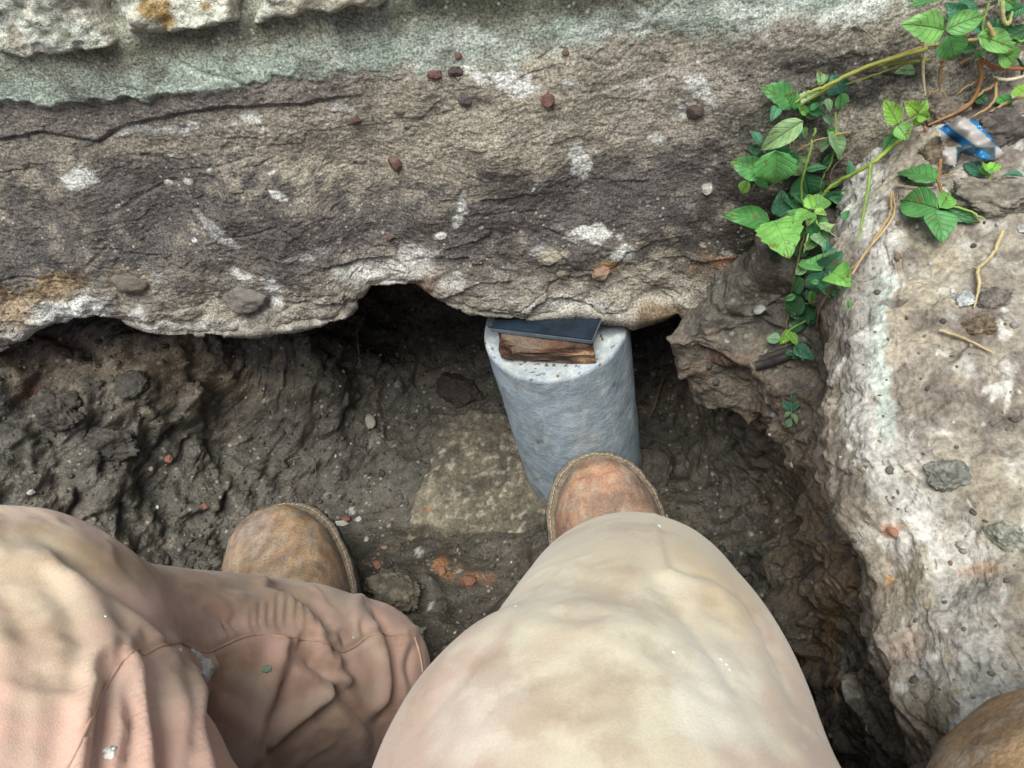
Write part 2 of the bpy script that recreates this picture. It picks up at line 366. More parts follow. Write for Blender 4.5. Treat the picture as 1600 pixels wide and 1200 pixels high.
def footing():
    X=dens([(-1.6,-.8,.15),(-.8,.5,1),(.5,1.3,.15)],980)
    zl=np.interp(X,LP[:,0],LP[:,2]); zt=np.interp(X,TP[:,0],TP[:,2])
    nf=430; sv=np.r_[np.linspace(-1,0,90,endpoint=False),np.linspace(0,1,nf),np.linspace(1.05,2,14)]
    P=np.zeros((len(sv),len(X),3))
    for i,s in enumerate(sv):
        if s<0: q=-s; yb=.45*q**1.3; z=zl+.015*sst(0,.1,q)-.05*sst(.1,1,q); y=face_y(X,zl)+yb+.004
        elif s<=1: z=zl+(zt-zl)*s; y=face_y(X,z)+.012*np.exp(-s/.03)*1.+.0*s
        else: z=zt+.02; y=face_y(X,zt)+.2*(s-1)+.01
        P[i,:,0]=X; P[i,:,1]=y; P[i,:,2]=z
    n=-grid_normals(P)
    if n[200,400,1]>0: n=-n
    Pf=P.reshape(-1,3); nfm=n.reshape(-1,3); S=np.repeat(sv,len(X)); x,y,_=proj(Pf)
    low=1-sst(0,.35,S)
    y1=np.interp(x,*np.array(L1).T)+6*pn(Pf,60,3); y2=np.interp(x,*np.array(L2).T)+4*pn(Pf,60,8)
    wfd=sst(520,640,x); a1=sst(7,-9,y-y1+10*pn(Pf,90,35)+5*pn(Pf,200,36))*(1-wfd)+wfd*sst(34,-22,y-y1+22*pn(Pf,45,33)+14*pn(Pf,110,34)); a2=sst(2,-3,y-y2)*sst(600,520,x)
    d=.014*fbm(Pf,7,3,2)+(.002+.005*low)*billow(Pf,15,3,5)+(.0014+.008*low)*facet(Pf*np.array([1,1,1.8]),18,5,.8,.3)+(.0009+.0020*low)*facet(Pf,60,9,.8,.45)+.0008*facet(Pf,190,19,.8,.8)+.0006*fbm(Pf,330,2,14)
    S_=np.abs(S); d*=.45+.55*sst(.0,.07,S_)
    d=d*(1-.5*a1)+.005*a1*(1-wfd*.8)+.003*a2
    d=d-.0035*np.exp(-((y-y2-2)/3.)**2)*sst(560,480,x)
    w1,w2,_=worley(Pf+.02*np.stack([pn(Pf,12,1),pn(Pf,12,2),pn(Pf,12,3)],1),16,4); d-=.0015*(1-sst(0,.06,w2-w1))*sst(.1,.3,fbm(Pf,6,2,60)+.25*low)
    d+=.02*np.exp(-(np.hypot((x-1120)/60,(y-500)/35))**2)
    Q=Pf+nfm*d[:,None]
    pt=Paint(Q,(160,152,138)); pt.x,pt.y=x,y; B=pt.blob
    pt.mix(sst(-.2,.4,fbm(Q,10,4,40))*.45,(130,122,114))
    # sandy middle band
    B(700,230,520,75,(172,162,142),.6,-10,.5); B(1150,130,250,60,(168,158,144),.6,-12,.5)
    # broad darker zones
    for b in ((230,300,160,50,.7),(330,330,150,40,.7),(20,250,60,40,.5),(1000,340,130,60,.8),(760,420,160,30,.7),(560,370,420,46,.6),(950,300,260,46,.65),(700,395,300,30,.6),(300,400,200,30,.5),(150,330,230,70,.8),(60,400,150,60,.6),(480,350,160,45,.6),(640,370,190,50,.65),(900,340,180,70,.75),(1060,300,120,60,.75),(1120,380,90,80,.8),(820,440,200,35,.5),(420,430,120,25,.6),(1150,230,60,60,.6),(1250,150,130,50,.5),(1330,110,130,40,.6)):
        B(*b[:4],(100,94,91),b[4],-6,.8,.6)
    B(1170,440,110,120,(74,66,58),.8,0,.6,.5); B(1260,400,110,200,(66,60,52),.8,0,.5,.4)
    B(1380,110,90,40,(70,64,60),.7)
    pt.mix(a2*(1-a1)*.6,(112,104,104))
    # pale green upper strip
    pt.mix(a1*.6,(150,160,144)); pt.mix(a1*sst(-.35,.25,pt.n2+.6*np.exp(-((y1-y)/26.)**2)+.1)*.8,(178,196,180)); pt.mix(a1*sst(0,.3,fbm(Q,26,4,75))*sst(450,620,x)*.8,(206,214,204)); pt.mix(a1*sst(24,75,y1-y+20*pt.n1)*.6,(134,126,100))
    pt.mix(a1*sst(.1,.5,fbm(Q,40,3,71))*.6,(110,110,98))
    # lower edge: greyer and paler with rusty and ochre bits
    pt.mix((1-sst(.03,.24,S+.12*pt.n2))*.65,(168,160,146))
    W=(222,222,216)
    B(760,6,190,26,(96,98,78),.85,-4,.6,.5); B(980,0,60,14,(120,118,98),.6,-6); B(300,60,200,16,(110,106,84),.6,-8,.8,.5); B(180,110,30,16,(112,112,100),.5)
    for q_ in ((1050,30,90,16),(950,50,80,12),(1180,15,60,18),(1420,-20,80,20),(1330,20,60,14)): B(*q_,(206,214,204),.6,-8,1.,.4)
    for b in ((115,480,48,22,.95,-10),(385,435,42,9,.9,15),(425,462,10,22,.85,-10),(222,488,18,10,.6,0),(120,280,30,14,.7,-20),(240,205,60,9,.6,-5),(290,205,18,12,.6,0),(530,165,24,6,.7,20),(400,182,20,6,.5,0),
              (330,360,40,8,.5,40),(435,303,14,4,.9,25),(720,320,9,22,.8,10),(690,370,10,6,.9,0),(905,250,14,38,.75,-12),(920,370,26,11,1,5),(975,395,18,18,.75,-40),(800,125,60,15,.85,10),(885,130,16,9,.7,0),(750,115,25,8,.6,20),
              (1100,145,18,24,.75,-20),(1070,180,16,14,.7,0),(1105,298,8,7,.9,0),(1030,225,12,8,.6,0),(610,415,60,22,.55,-5),(620,440,30,8,.8,0),(480,400,40,8,.35,-10),(700,440,30,10,.4,0),(60,500,50,20,.5,-10),(640,470,10,10,.2,0),
              (1140,410,14,20,.55,-30),(850,400,30,9,.35,0),(540,430,30,10,.4,0),(880,480,90,10,.4,3),(200,430,50,14,.2,0),(300,510,80,8,.4,3),(480,512,60,8,.45,-10),(60,545,40,10,.4,-30),(1185,485,14,10,.6,0),(290,290,8,5,.8,0),(1010,140,14,5,.4,0)):
        B(b[0],b[1],b[2],b[3],W,b[4],b[5],1.,.3)
    for b in ((90,445,50,20,(170,140,90),.7,-15),(20,480,30,30,(176,140,92),.6,0),(130,510,34,10,(158,104,52),.8,-12),(950,425,20,12,(200,150,100),.9,0),(1135,412,22,10,(190,110,66),.8,0),(1110,420,40,22,(150,122,96),.6,0),(860,405,24,10,(206,194,160),.7,-20),(200,435,34,20,(150,134,108),.7,0),(640,455,50,14,(126,100,72),.8,-20),(1040,490,50,14,(140,112,70),.7,0),(745,150,10,10,(122,110,104),.9,0)):
        B(*b[:4],b[4],b[5],b[6],.5,.3)
    for _ in range(150):
        xx,yy=random.uniform(0,1300),random.uniform(100,530)
        B(xx,yy,random.uniform(1.5,6),random.uniform(1,3.5),random.choice([W,W,(170,150,120),(70,64,62),(190,180,165)]),random.uniform(.5,.9),random.uniform(-30,30),.8,.3)
    o=make_mesh('concrete_footing',Q,grid_faces(len(X),len(sv)),pt.c,M['footing'])
    return tag(o,'long rough undermined concrete footing spanning the photo above the dark cavity','footing')
foot_o=footing()
def bvh_of(objs):
    V=[];T=[];n=0
    for o in objs:
        me=o.data; v=np.empty(len(me.vertices)*3,np.float32); me.vertices.foreach_get('co',v); v=v.reshape(-1,3)+np.array(o.matrix_world.translation if o.parent is None else o.location)
        me.calc_loop_triangles(); t=np.empty(len(me.loop_triangles)*3,np.int32); me.loop_triangles.foreach_get('vertices',t)
        V.append(v); T.append(t.reshape(-1,3)+n); n+=len(v)
    return BVHTree.FromPolygons(np.vstack(V).tolist(),np.vstack(T).tolist())
# ---------------------------------------------------------------- stone wall above
def stone_wall():
    ps=[[(-120,120),(-20,95),(0,89),(13,78),(9,45),(-4,18),(-10,-60),(-130,-60)],
        [(6,12),(12,45),(22,62),(55,74),(110,82),(165,70),(207,56),(214,40),(203,12),(188,-25),(180,-70),(5,-70)],
        [(196,-25),(214,8),(224,34),(250,48),(330,35),(408,24),(412,-10),(408,-90),(195,-90)],
        [(422,-10),(424,16),(446,23),(520,12),(600,-1),(640,-10),(642,-100),(425,-100)],
        [(655,-15),(760,-34),(850,-50),(850,-140),(655,-120)],[(865,-55),(1000,-80),(1100,-96),(1100,-190),(865,-150)],[(-400,180),(-250,150),(-135,125),(-140,-40),(-400,0)]]
    def grow(p):
        cx=sum(q[0] for q in p)/len(p); return [(x+(6 if x>cx else -6),y+(17 if y>-20 else 0)) for x,y in p]
    pl=[np.array([at_plane(x,y,FP0,FN) for x,y in grow(p)]) for p in ps]
    U=np.array([1,-.15,0]); U/=np.linalg.norm(U); O=FP0
    def st(p): return np.stack([(p-O)@U,p[:,2]],1)
    polys=[st(p) for p in pl]
    # coarser courses above, outside the frame
    z0=max(p[:,1].max() for p in polys[1:4])+.01
    for r in range(3):
        for c in range(9):
            x0=-1.2+c*.26+(r%2)*.12; polys.append(np.array([(x0,z0+r*.13),(x0+.24,z0+r*.13),(x0+.24,z0+r*.13+.115),(x0,z0+r*.13+.115)]))
    s=dens([(-1.6,-.75,.2),(-.75,.1,1),(.1,1.2,.2)],560); tt=dens([(0,.16,1),(.16,.6,.25)],190)
    S,T=np.meshgrid(s,tt); zb=np.interp(s,(TP-O)@U,TP[:,2]); Z=zb[None,:]+T-.005
    pts=np.stack([S.ravel(),Z.ravel()],1); sd=np.full(len(pts),-1.)
    P3=O+np.outer(pts[:,0],U); P3[:,2]=pts[:,1]; P3[:,1]=.468-.15*P3[:,0]+.25*(pts[:,1]-.34)
    wob=.006*fbm(P3,40,3,5)
    for pg in polys:
        b0,b1=pg.min(0)-.02,pg.max(0)+.02; k=np.where((pts[:,0]>b0[0])&(pts[:,0]<b1[0])&(pts[:,1]>b0[1])&(pts[:,1]<b1[1]))[0]
        if not len(k): continue
        X,Yy=pts[k,0],pts[k,1]; ins=np.zeros(len(k),bool); n=len(pg)
        for i in range(n):
            (xa,ya),(xb,yb)=pg[i],pg[(i+1)%n]; c=((ya>Yy)!=(yb>Yy))&(X<(xb-xa)*(Yy-ya)/(yb-ya+1e-12)+xa); ins^=c
        dd=pldist(X,Yy,[tuple(q) for q in pg]+[tuple(pg[0])]); sdd=np.where(ins,dd,-dd); sd[k]=np.maximum(sd[k],sdd)
    sd=sd+wob; stn=sst(-.001,.011,sd)
    nn=-FN
    h=-.014+.034*stn+.007*fbm(P3,14,3,3)*stn+.002*billow(P3,60,3,8)*stn+.002*fbm(P3,90,3,4)+.004*facet(P3,40,3,.7,.5)*stn
    Q=P3+nn*h[:,None]; Q=Q.reshape(len(tt),len(s),3); Q[0]+=FN*.12
    Q=Q.reshape(-1,3); pt=Paint(Q,(138,134,116))
    pt.mix(stn,(214,214,194)); pt.mix(stn*sst(-.1,.4,fbm(Q,22,4,9))*.7,(184,192,176)); pt.mix(stn*sst(.1,.4,fbm(Q,35,3,19))*.8,(234,228,206)); pt.mix(stn*sst(.2,.45,fbm(Q,45,3,29))*.7,(140,130,112))
    for b in ((240,12,26,16),(265,34,9,12),(322,10,10,9),(392,10,12,12)): pt.blob(*b,(176,140,60),.9,0,.5,.3)
    pt.blob(58,72,20,7,(104,98,98),.8,15); pt.blob(500,5,80,12,(176,164,140),.7,-8); pt.blob(10,85,16,14,(150,160,140),.6)
    o=make_mesh('stone_wall',Q,grid_faces(len(s),len(tt)),pt.c,M['stone'])
    return tag(o,'pale lichen-spotted stone wall in the top left corner above the footing','wall')
wall_o=stone_wall()

# ---------------------------------------------------------------- mortar block on the right bank
def mortar_block():
    yy=dens([(-.6,-.05,.25),(-.05,.62,1),(.62,.8,.3)],520); prof=dens([(0,4,1),(4,7,1.2),(7,8,.15)],430)
    P=np.zeros((len(yy),len(prof),3)); ty=EP[::-1]
    for i,y in enumerate(yy):
        xe=np.interp(y,ty[:,1],ty[:,0]); xe=xe+(max(y-.5,0))*.35
        up=.06*sst(.25,.5,y)
        pts=[(xe+.10,.30),(xe+.04,.36),(xe+.010,.41),(xe+.000,.455),(xe+.016,.485),(xe+.045,.50),(xe+.1,.508+up*.3),(xe+.32,.52+up*.5),(xe+1.2,.47)]
        a=np.array(pts); P[i,:,0]=np.interp(prof,range(9),a[:,0]); P[i,:,2]=np.interp(prof,range(9),a[:,1]); P[i,:,1]=y
    for _ in range(8): P[1:-1,1:-1]=(P[1:-1,1:-1]*2+P[2:,1:-1]+P[:-2,1:-1]+P[1:-1,2:]+P[1:-1,:-2])/6
    n=grid_normals(P); n=n if n[300,300,2]>0 else -n
    Pf=P.reshape(-1,3); nf=n.reshape(-1,3); x,y,_=proj(Pf)
    d=.014*fbm(Pf,9,3,4)+.003*billow(Pf,26,3,6)+.0035*facet(Pf,28,6,.8,.4)+.002*facet(Pf,75,7,.8,.6)+.001*fbm(Pf,200,2,8)
    d+=.012*np.exp(-(np.hypot((x-1570)/50,(y-330)/30))**2)
    for hx,hy,hr in ((1520,500,22),(1400,480,14),(1530,620,22),(1430,510,14),(1480,560,16),(1560,640,18)): d-=.006*np.exp(-(np.hypot(x-hx,y-hy)/hr)**2)
    Q=Pf+nf*d[:,None]; pt=Paint(Q,(150,142,130)); pt.x,pt.y=x,y; B=pt.blob
    pt.mix(sst(-.1,.4,fbm(Q,16,4,14))*.6,(132,120,108)); pt.mix(sst(.1,.5,fbm(Q,24,4,24))*.6,(172,160,136)); pt.mix(sst(.1,.35,fbm(Q,30,5,64))*.6,(104,94,86)); pt.mix(sst(.15,.5,fbm(Q,50,3,34))*.6,(196,192,184))
    # side towards the pit: earth-grey
    ex=np.interp(y,[p[1] for p in EDGE],[p[0] for p in EDGE])
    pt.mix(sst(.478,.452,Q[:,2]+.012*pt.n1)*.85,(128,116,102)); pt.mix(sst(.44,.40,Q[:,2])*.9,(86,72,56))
    band=[(1372,170),(1350,250),(1345,330),(1385,400),(1372,470),(1350,560),(1345,640),(1385,720),(1420,780),(1440,860),(1400,840)]
    pt.line(band,30,(206,206,200),.62,1.0,.5); pt.line([(1420,700),(1445,790),(1470,870),(1500,950),(1540,1040),(1600,1100)],34,(206,202,192),.5,1.3,.4)
    pt.line([(1385,430),(1380,520),(1372,600),(1395,690)],14,(190,206,196),.7,.8,.4)
    B(1345,460,34,80,(118,112,104),.6,10); B(1350,270,26,60,(186,182,176),.6); B(1430,700,40,40,(150,142,136),.5)
    B(1470,430,60,60,(176,162,134),.5); B(1540,450,60,50,(140,126,114),.6); B(1520,640,70,40,(126,114,104),.7); B(1520,520,40,30,(112,98,84),.6,20); B(1400,475,24,14,(100,90,80),.7); B(1440,510,30,14,(110,98,90),.6)
    B(1397,828,16,11,(180,126,84),.7); B(1530,882,34,8,(190,146,106),.6); B(1382,905,6,16,(190,140,70),.8); B(1480,745,26,26,(150,150,136),.8); B(1575,840,28,24,(176,176,150),.8)
    B(1430,930,22,60,(150,138,110),.7); B(1460,1000,90,80,(160,158,152),.6); B(1520,1100,80,60,(164,164,158),.7); B(1450,1130,30,50,(120,112,88),.7); B(1395,1010,20,30,(176,150,132),.6)
    B(1470,130,90,50,(112,104,98),.7,0,.5); B(1560,190,60,50,(112,100,94),.7)
    for _ in range(90):
        xx,y_=random.uniform(1310,1600),random.uniform(180,1120); B(xx,y_,random.uniform(3,13),random.uniform(2,8),random.choice([(224,222,214),(224,222,214),(110,98,90),(178,160,126),(96,86,78)]),.6,random.uniform(0,180),1.1,.4)
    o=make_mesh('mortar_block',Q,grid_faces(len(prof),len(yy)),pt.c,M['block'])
    return tag(o,'large weathered mortar block with chalky white rim on the right bank','block')
block_o=mortar_block()
SURF=bvh_of([soil_o,foot_o,wall_o,block_o])
def hit(px,py,off=0.):
    d=Vector(ray(px,py)); dn=d.normalized(); r=SURF.ray_cast(Vector(CAM),dn)
    if r[0] is None: return Vector(at_depth(px,py,1.)),Vector((0,0,1))
    return r[0]-dn*off,r[1]

# ================================================================ rocks, pebbles, crumbs
def rock_mesh(name,c,axes,rot,seed,colr,mat,rough=.25,sub=4,var=None,parent=None,flat=.0):
    bm=bmesh.new(); bmesh.ops.create_icosphere(bm,subdivisions=sub,radius=1); V=np.array([v.co for v in bm.verts]); T=np.array([[v.index for v in f.verts] for f in bm.faces]); bm.free()
    V=np.sign(V)*np.abs(V)**(1-flat*.5)
    # planar cuts for a broken look
    rs=np.random.default_rng(seed)
    for _ in range(7):
        nn=rs.normal(size=3); nn/=np.linalg.norm(nn); h=V@nn-rs.uniform(.62,.85); V=V-np.outer(np.maximum(h,0)*.9,nn)
    V*=(1+rough*fbm(V+seed*3.1,1.5,4,seed)[:,None]+rough*.3*billow(V+seed,5,3,seed)[:,None])
    S=V*np.array(axes); Rr=np.array(Matrix.Rotation(rot[2],3,'Z')@Matrix.Rotation(rot[1],3,'Y')@Matrix.Rotation(rot[0],3,'X')); S=S@Rr.T
    des=lambda c:(lin(c)*.55+lin(c).mean()*.45)*.85
    cl=np.tile(des(colr),(len(V),1))
    if var is not None:
        m=sst(-.1,.35,fbm(V+seed,2.5,4,seed+3))[:,None]; cl=cl*(1-m)+des(var)*m
    o=make_mesh(name,S,T,cl,mat); o.location=Vector(c); 
    return o
def put_rock(name,px,py,wpx,hpx,colr,label,cat,off=0.,ang=0,seed=1,mat='block',var=None,group=None,sub=4,thick=.7,parent=None,rough=.25,sink=.3):
    p,n=hit(px,py); d=(p-Vector(CAM)).dot(Vector(ray(800,600)).normalized()); a=wpx/F*d/2; b=hpx/F*d/2
    # frame: image right / image up projected on the surface
    vr=Vector(RN@np.array([math.cos(rad(ang)),-math.sin(rad(ang)),0])); nz=(n if n.dot(p-Vector(CAM))<0 else -n); nz=(nz+Vector(CAM-np.array(p)).normalized()*.6).normalized()
    x=(vr-nz*vr.dot(nz)).normalized(); y=nz.cross(x); c=min(a,b)*thick
    o=rock_mesh(name,p+nz*(c*(1-2*sink)),(a,b,c),(0,0,0),seed,colr,M[mat],rough,sub,var)
    o.rotation_euler=Matrix((x,y,nz)).transposed().to_euler()
    if label: tag(o,label,cat,group)
    return o
def grit():
    T0=[]; bm=bmesh.new(); bmesh.ops.create_icosphere(bm,subdivisions=1,radius=1); V0=np.array([v.co for v in bm.verts]); F0=np.array([[v.index for v in f.verts] for f in bm.faces]); bm.free()
    tb=bvh_of([soil_o]); bb=bvh_of([block_o]); R2=np.random.default_rng(11); Vs=[];Fs=[];Cs=[];k=0
    pal=[(150,144,132),(176,170,158),(120,112,100),(92,86,78),(204,200,190),(134,108,84),(110,100,90),(160,120,92)]
    for i in range(9500):
        if i<8300: x,y=R2.uniform(-.75,.32),R2.uniform(.0,.8); t_=tb; z0=.33 if y<.62 else .27
        else: x,y=R2.uniform(.17,.6),R2.uniform(-.05,.5); t_=bb; z0=.9
        h=t_.ray_cast(Vector((x,y,z0)),Vector((0,0,-1)))
        if h[0] is None or h[1].z<.25: continue
        r_=np.exp(R2.normal(-6.45,.55)); r_=min(r_,.007)*(.6 if i>=8300 else 1)
        V=V0*R2.uniform(.6,1.3,3)+R2.normal(size=V0.shape)*.13; A=np.linalg.qr(R2.normal(size=(3,3)))[0]; V=V@A*r_+np.array(h[0])+[0,0,r_*.2]
        c=lin(pal[R2.integers(len(pal))]) if (R2.random()<.22 and r_<.0035) or i>=8300 else lin((88,83,75))*R2.uniform(.7,1.3); c=(c*.7+c.mean()*.3)*R2.uniform(.6,1.1); Vs.append(V);Fs.append(F0+k);k+=len(V);Cs.append(np.tile(c,(len(V),1)))
    o=make_mesh('grit',np.vstack(Vs),np.vstack(Fs),np.vstack(Cs),M['cement']); tag(o,'fine loose grit and crumbs of mortar scattered over the mud and the block','grit',kind='stuff')
grit()
# flat old slab on the pit floor
def floor_slab():
    out=[(678,642),(740,634),(812,640),(860,700),(885,830),(840,838),(740,832),(636,818),(642,770),(662,735)]
    pts=np.array([at_z(x,y,.035)[:2] for x,y in out]); c=pts.mean(0); n=150
    g=np.linspace(-.17,.17,n); X,Y=np.meshgrid(g+c[0],g+c[1]); P=np.stack([X.ravel(),Y.ravel(),np.zeros(n*n)],1)
    pl=[tuple(q) for q in pts]+[tuple(pts[0])]; ins=np.zeros(len(P),bool)
    for (xa,ya),(xb,yb) in zip(pl[:-1],pl[1:]): ins^=((ya>P[:,1])!=(yb>P[:,1]))&(P[:,0]<(xb-xa)*(P[:,1]-ya)/(yb-ya+1e-12)+xa)
    sd=pldist(P[:,0],P[:,1],pl)*np.where(ins,1,-1)+.006*fbm(P,40,3,6)
    P[:,2]=-.02+.05*sst(-.004,.006,sd)+.003*billow(P,60,3,3)+.002*fbm(P,150,3,9)+.004*fbm(P,15,2,4)
    pt=Paint(P,(108,101,88)); pt.mix(sst(-.15,.3,fbm(P,40,4,8))*.7,(84,79,70)); pt.mix(sst(.15,.4,fbm(P,90,4,18))*.8,(156,149,132)); pt.mix(sst(.25,.45,fbm(P,30,3,28))*.7,(86,78,66))
    pt.line([(640,815),(740,832),(840,838)],5,(160,150,126),.6,1.2); pt.blob(670,790,34,34,(150,140,116),.5); pt.blob(720,660,70,20,(92,84,74),.6); pt.blob(668,796,4,3,(190,90,50),.9)
    o=make_mesh('floor_slab',P,grid_faces(n,n),pt.c,M['block']); base_at(o,(c[0],c[1],0)); return tag(o,'flat ochre-grey concrete slab set in the pit floor left of the cylinder','slab')
slab_o=floor_slab()
put_rock('rubble_lump',620,922,105,72,(98,88,68),'muddy angular rubble lump on the pit floor between the two boots','rubble',ang=12,seed=5,var=(132,120,94),thick=.6,rough=.3,sub=5)
put_rock('rubble_lump',1012,735,78,86,(88,78,70),'dark grey clay lump right of the cylinder foot, beside the boot toe','rubble',ang=-10,seed=9,var=(104,92,80),thick=.7,sub=5)
put_rock('rubble_lump',716,610,80,56,(88,68,56),'brown shard lying in the dark cavity just behind the floor slab','rubble',ang=20,seed=12,var=(70,72,68),thick=.6,sub=5)
put_rock('rubble_lump',170,690,88,58,(84,78,68),'rounded clay lump on the left bank with a white fleck above it','rubble',ang=0,seed=14,var=(100,92,80),sub=5,rough=.35)
put_rock('rubble_lump',90,640,80,60,(80,72,64),'dark clay lump at the far left of the bank','rubble',ang=20,seed=15,var=(100,90,76),sub=5,rough=.35)
put_rock('rubble_lump',205,600,60,44,(98,92,82),'smooth grey stone jutting from the left bank under the footing','rubble',ang=-20,seed=16,sub=5,rough=.2)
put_rock('shell_fragment',652,993,26,34,(190,180,158),'pale broken shell-like chip on the mud between trouser leg and knee','shell fragment',seed=21,ang=30,var=(120,108,90))
for i,(x,y,a,b,c,lab) in enumerate([(153,686,20,12,(206,202,190),'white pebble on top of the rounded clay lump'),(263,717,13,13,(200,104,52),'small orange brick crumb on the left bank'),
   (577,659,20,24,(176,168,142),'pale cream pebble on the mud behind the left boot'),(48,769,13,9,(196,192,180),'white crumb above the left trouser leg near the photo edge'),
   (236,732,7,8,(214,212,204),'tiny white crumb just below the orange crumb'),(540,812,16,12,(166,82,56),'red brick crumb on the floor between boot and slab'),(533,818,22,9,(214,206,186),'cream lime flake touching the red brick crumb'),
   (561,812,10,9,(214,210,200),'small white crumb right of the red brick crumb'),(489,828,12,12,(150,152,150),'small grey pebble beside the left boot toe'),(600,856,14,8,(184,134,84),'tan crumb on the pit floor below the slab corner'),
   (589,884,16,16,(188,110,72),'pinkish brick crumb above the rubble lump'),(690,893,14,18,(178,116,50),'ochre brick chip on the floor right of the rubble lump'),(733,907,22,18,(168,98,42),'rust-orange brick chip nearest the right knee'),
   (572,843,8,9,(212,206,190),'tiny white crumb right of the left boot'),(1187,486,22,16,(160,158,158),'grey pebble in the soil under the right end of footing'),(765,700,7,5,(206,200,186),'white speck pebble on the dark slab back'),
   (1397,830,22,16,(196,122,66),'orange brick chip in the rim of the mortar block')]):
    put_rock('pebble' if 'pebble' in lab else 'brick_crumb' if 'brick' in lab or 'orange' in lab else 'crumb',x,y,a,b,c,lab,'pebble' if 'pebble' in lab else 'crumb',seed=30+i,sub=3,mat='cement',rough=.2,sink=.15)
# stones embedded in the footing are its parts
for i,(x,y,a,b,c) in enumerate([(680,116,26,15,(128,74,58)),(712,112,24,18,(104,74,74)),(856,158,22,22,(134,76,54)),(728,156,24,20,(106,94,88)),(618,254,24,26,(140,90,66)),(716,88,14,12,(146,86,66)),(884,82,12,10,(140,92,66)),(555,188,24,14,(128,86,62)),(625,172,22,10,(156,130,104)),(368,298,22,9,(140,126,96)),
   (1088,175,30,24,(100,76,64)),(609,371,14,10,(130,86,66)),(381,463,78,50,(136,126,114)),(264,284,18,11,(216,208,190)),(204,440,58,34,(132,118,96)),(1104,298,14,14,(206,190,174)),(690,369,18,12,(222,218,208)),(880,428,26,18,(150,128,100)),(940,425,34,24,(180,136,98)),(860,408,26,14,(186,176,146)),(371,489,10,9,(186,110,84))]):
    o=put_rock('pebble',x,y,a,b,c,None,None,seed=60+i,sub=4,mat='cement',rough=.18,sink=.36,var=tuple(int(k*.85) for k in c)); o.parent=foot_o
# clods on the block
for i,(x,y,a,b,c,ang,lab) in enumerate([(1556,310,130,62,(158,144,122),18,'long tan clod lying across the right end of the block'),(1470,170,72,48,(158,136,112),0,'tan clod among the roots behind the bright green sprig'),(1466,240,50,44,(150,128,88),0,'ochre stone beside the blue plastic scrap'),
   (1570,205,90,60,(110,98,90),0,'dark brown clod behind the blue plastic scrap'),(1502,470,38,26,(194,200,200),-10,'bluish white pebble on the block beside the straw'),(1530,512,54,34,(150,120,80),10,'ochre-brown clod below the straw on the block'),(1545,470,64,40,(138,124,110),0,'grey-brown clod right of the bluish white pebble'),
   (1478,745,60,56,(150,150,136),0,'round grey-green stone set in the block near right edge'),(1575,838,60,54,(172,172,148),15,'pale angular stone on the block at the right edge of the photo'),(1596,358,22,12,(200,204,206),0,'small white pebble at the right edge under the long clod')]):
    put_rock('clod' if 'clod' in lab else 'stone',x,y,a,b,c,lab,'clod' if 'clod' in lab else 'stone',ang=ang,seed=90+i,sub=5,rough=.3,sink=.35,var=tuple(int(k*.8) for k in c))

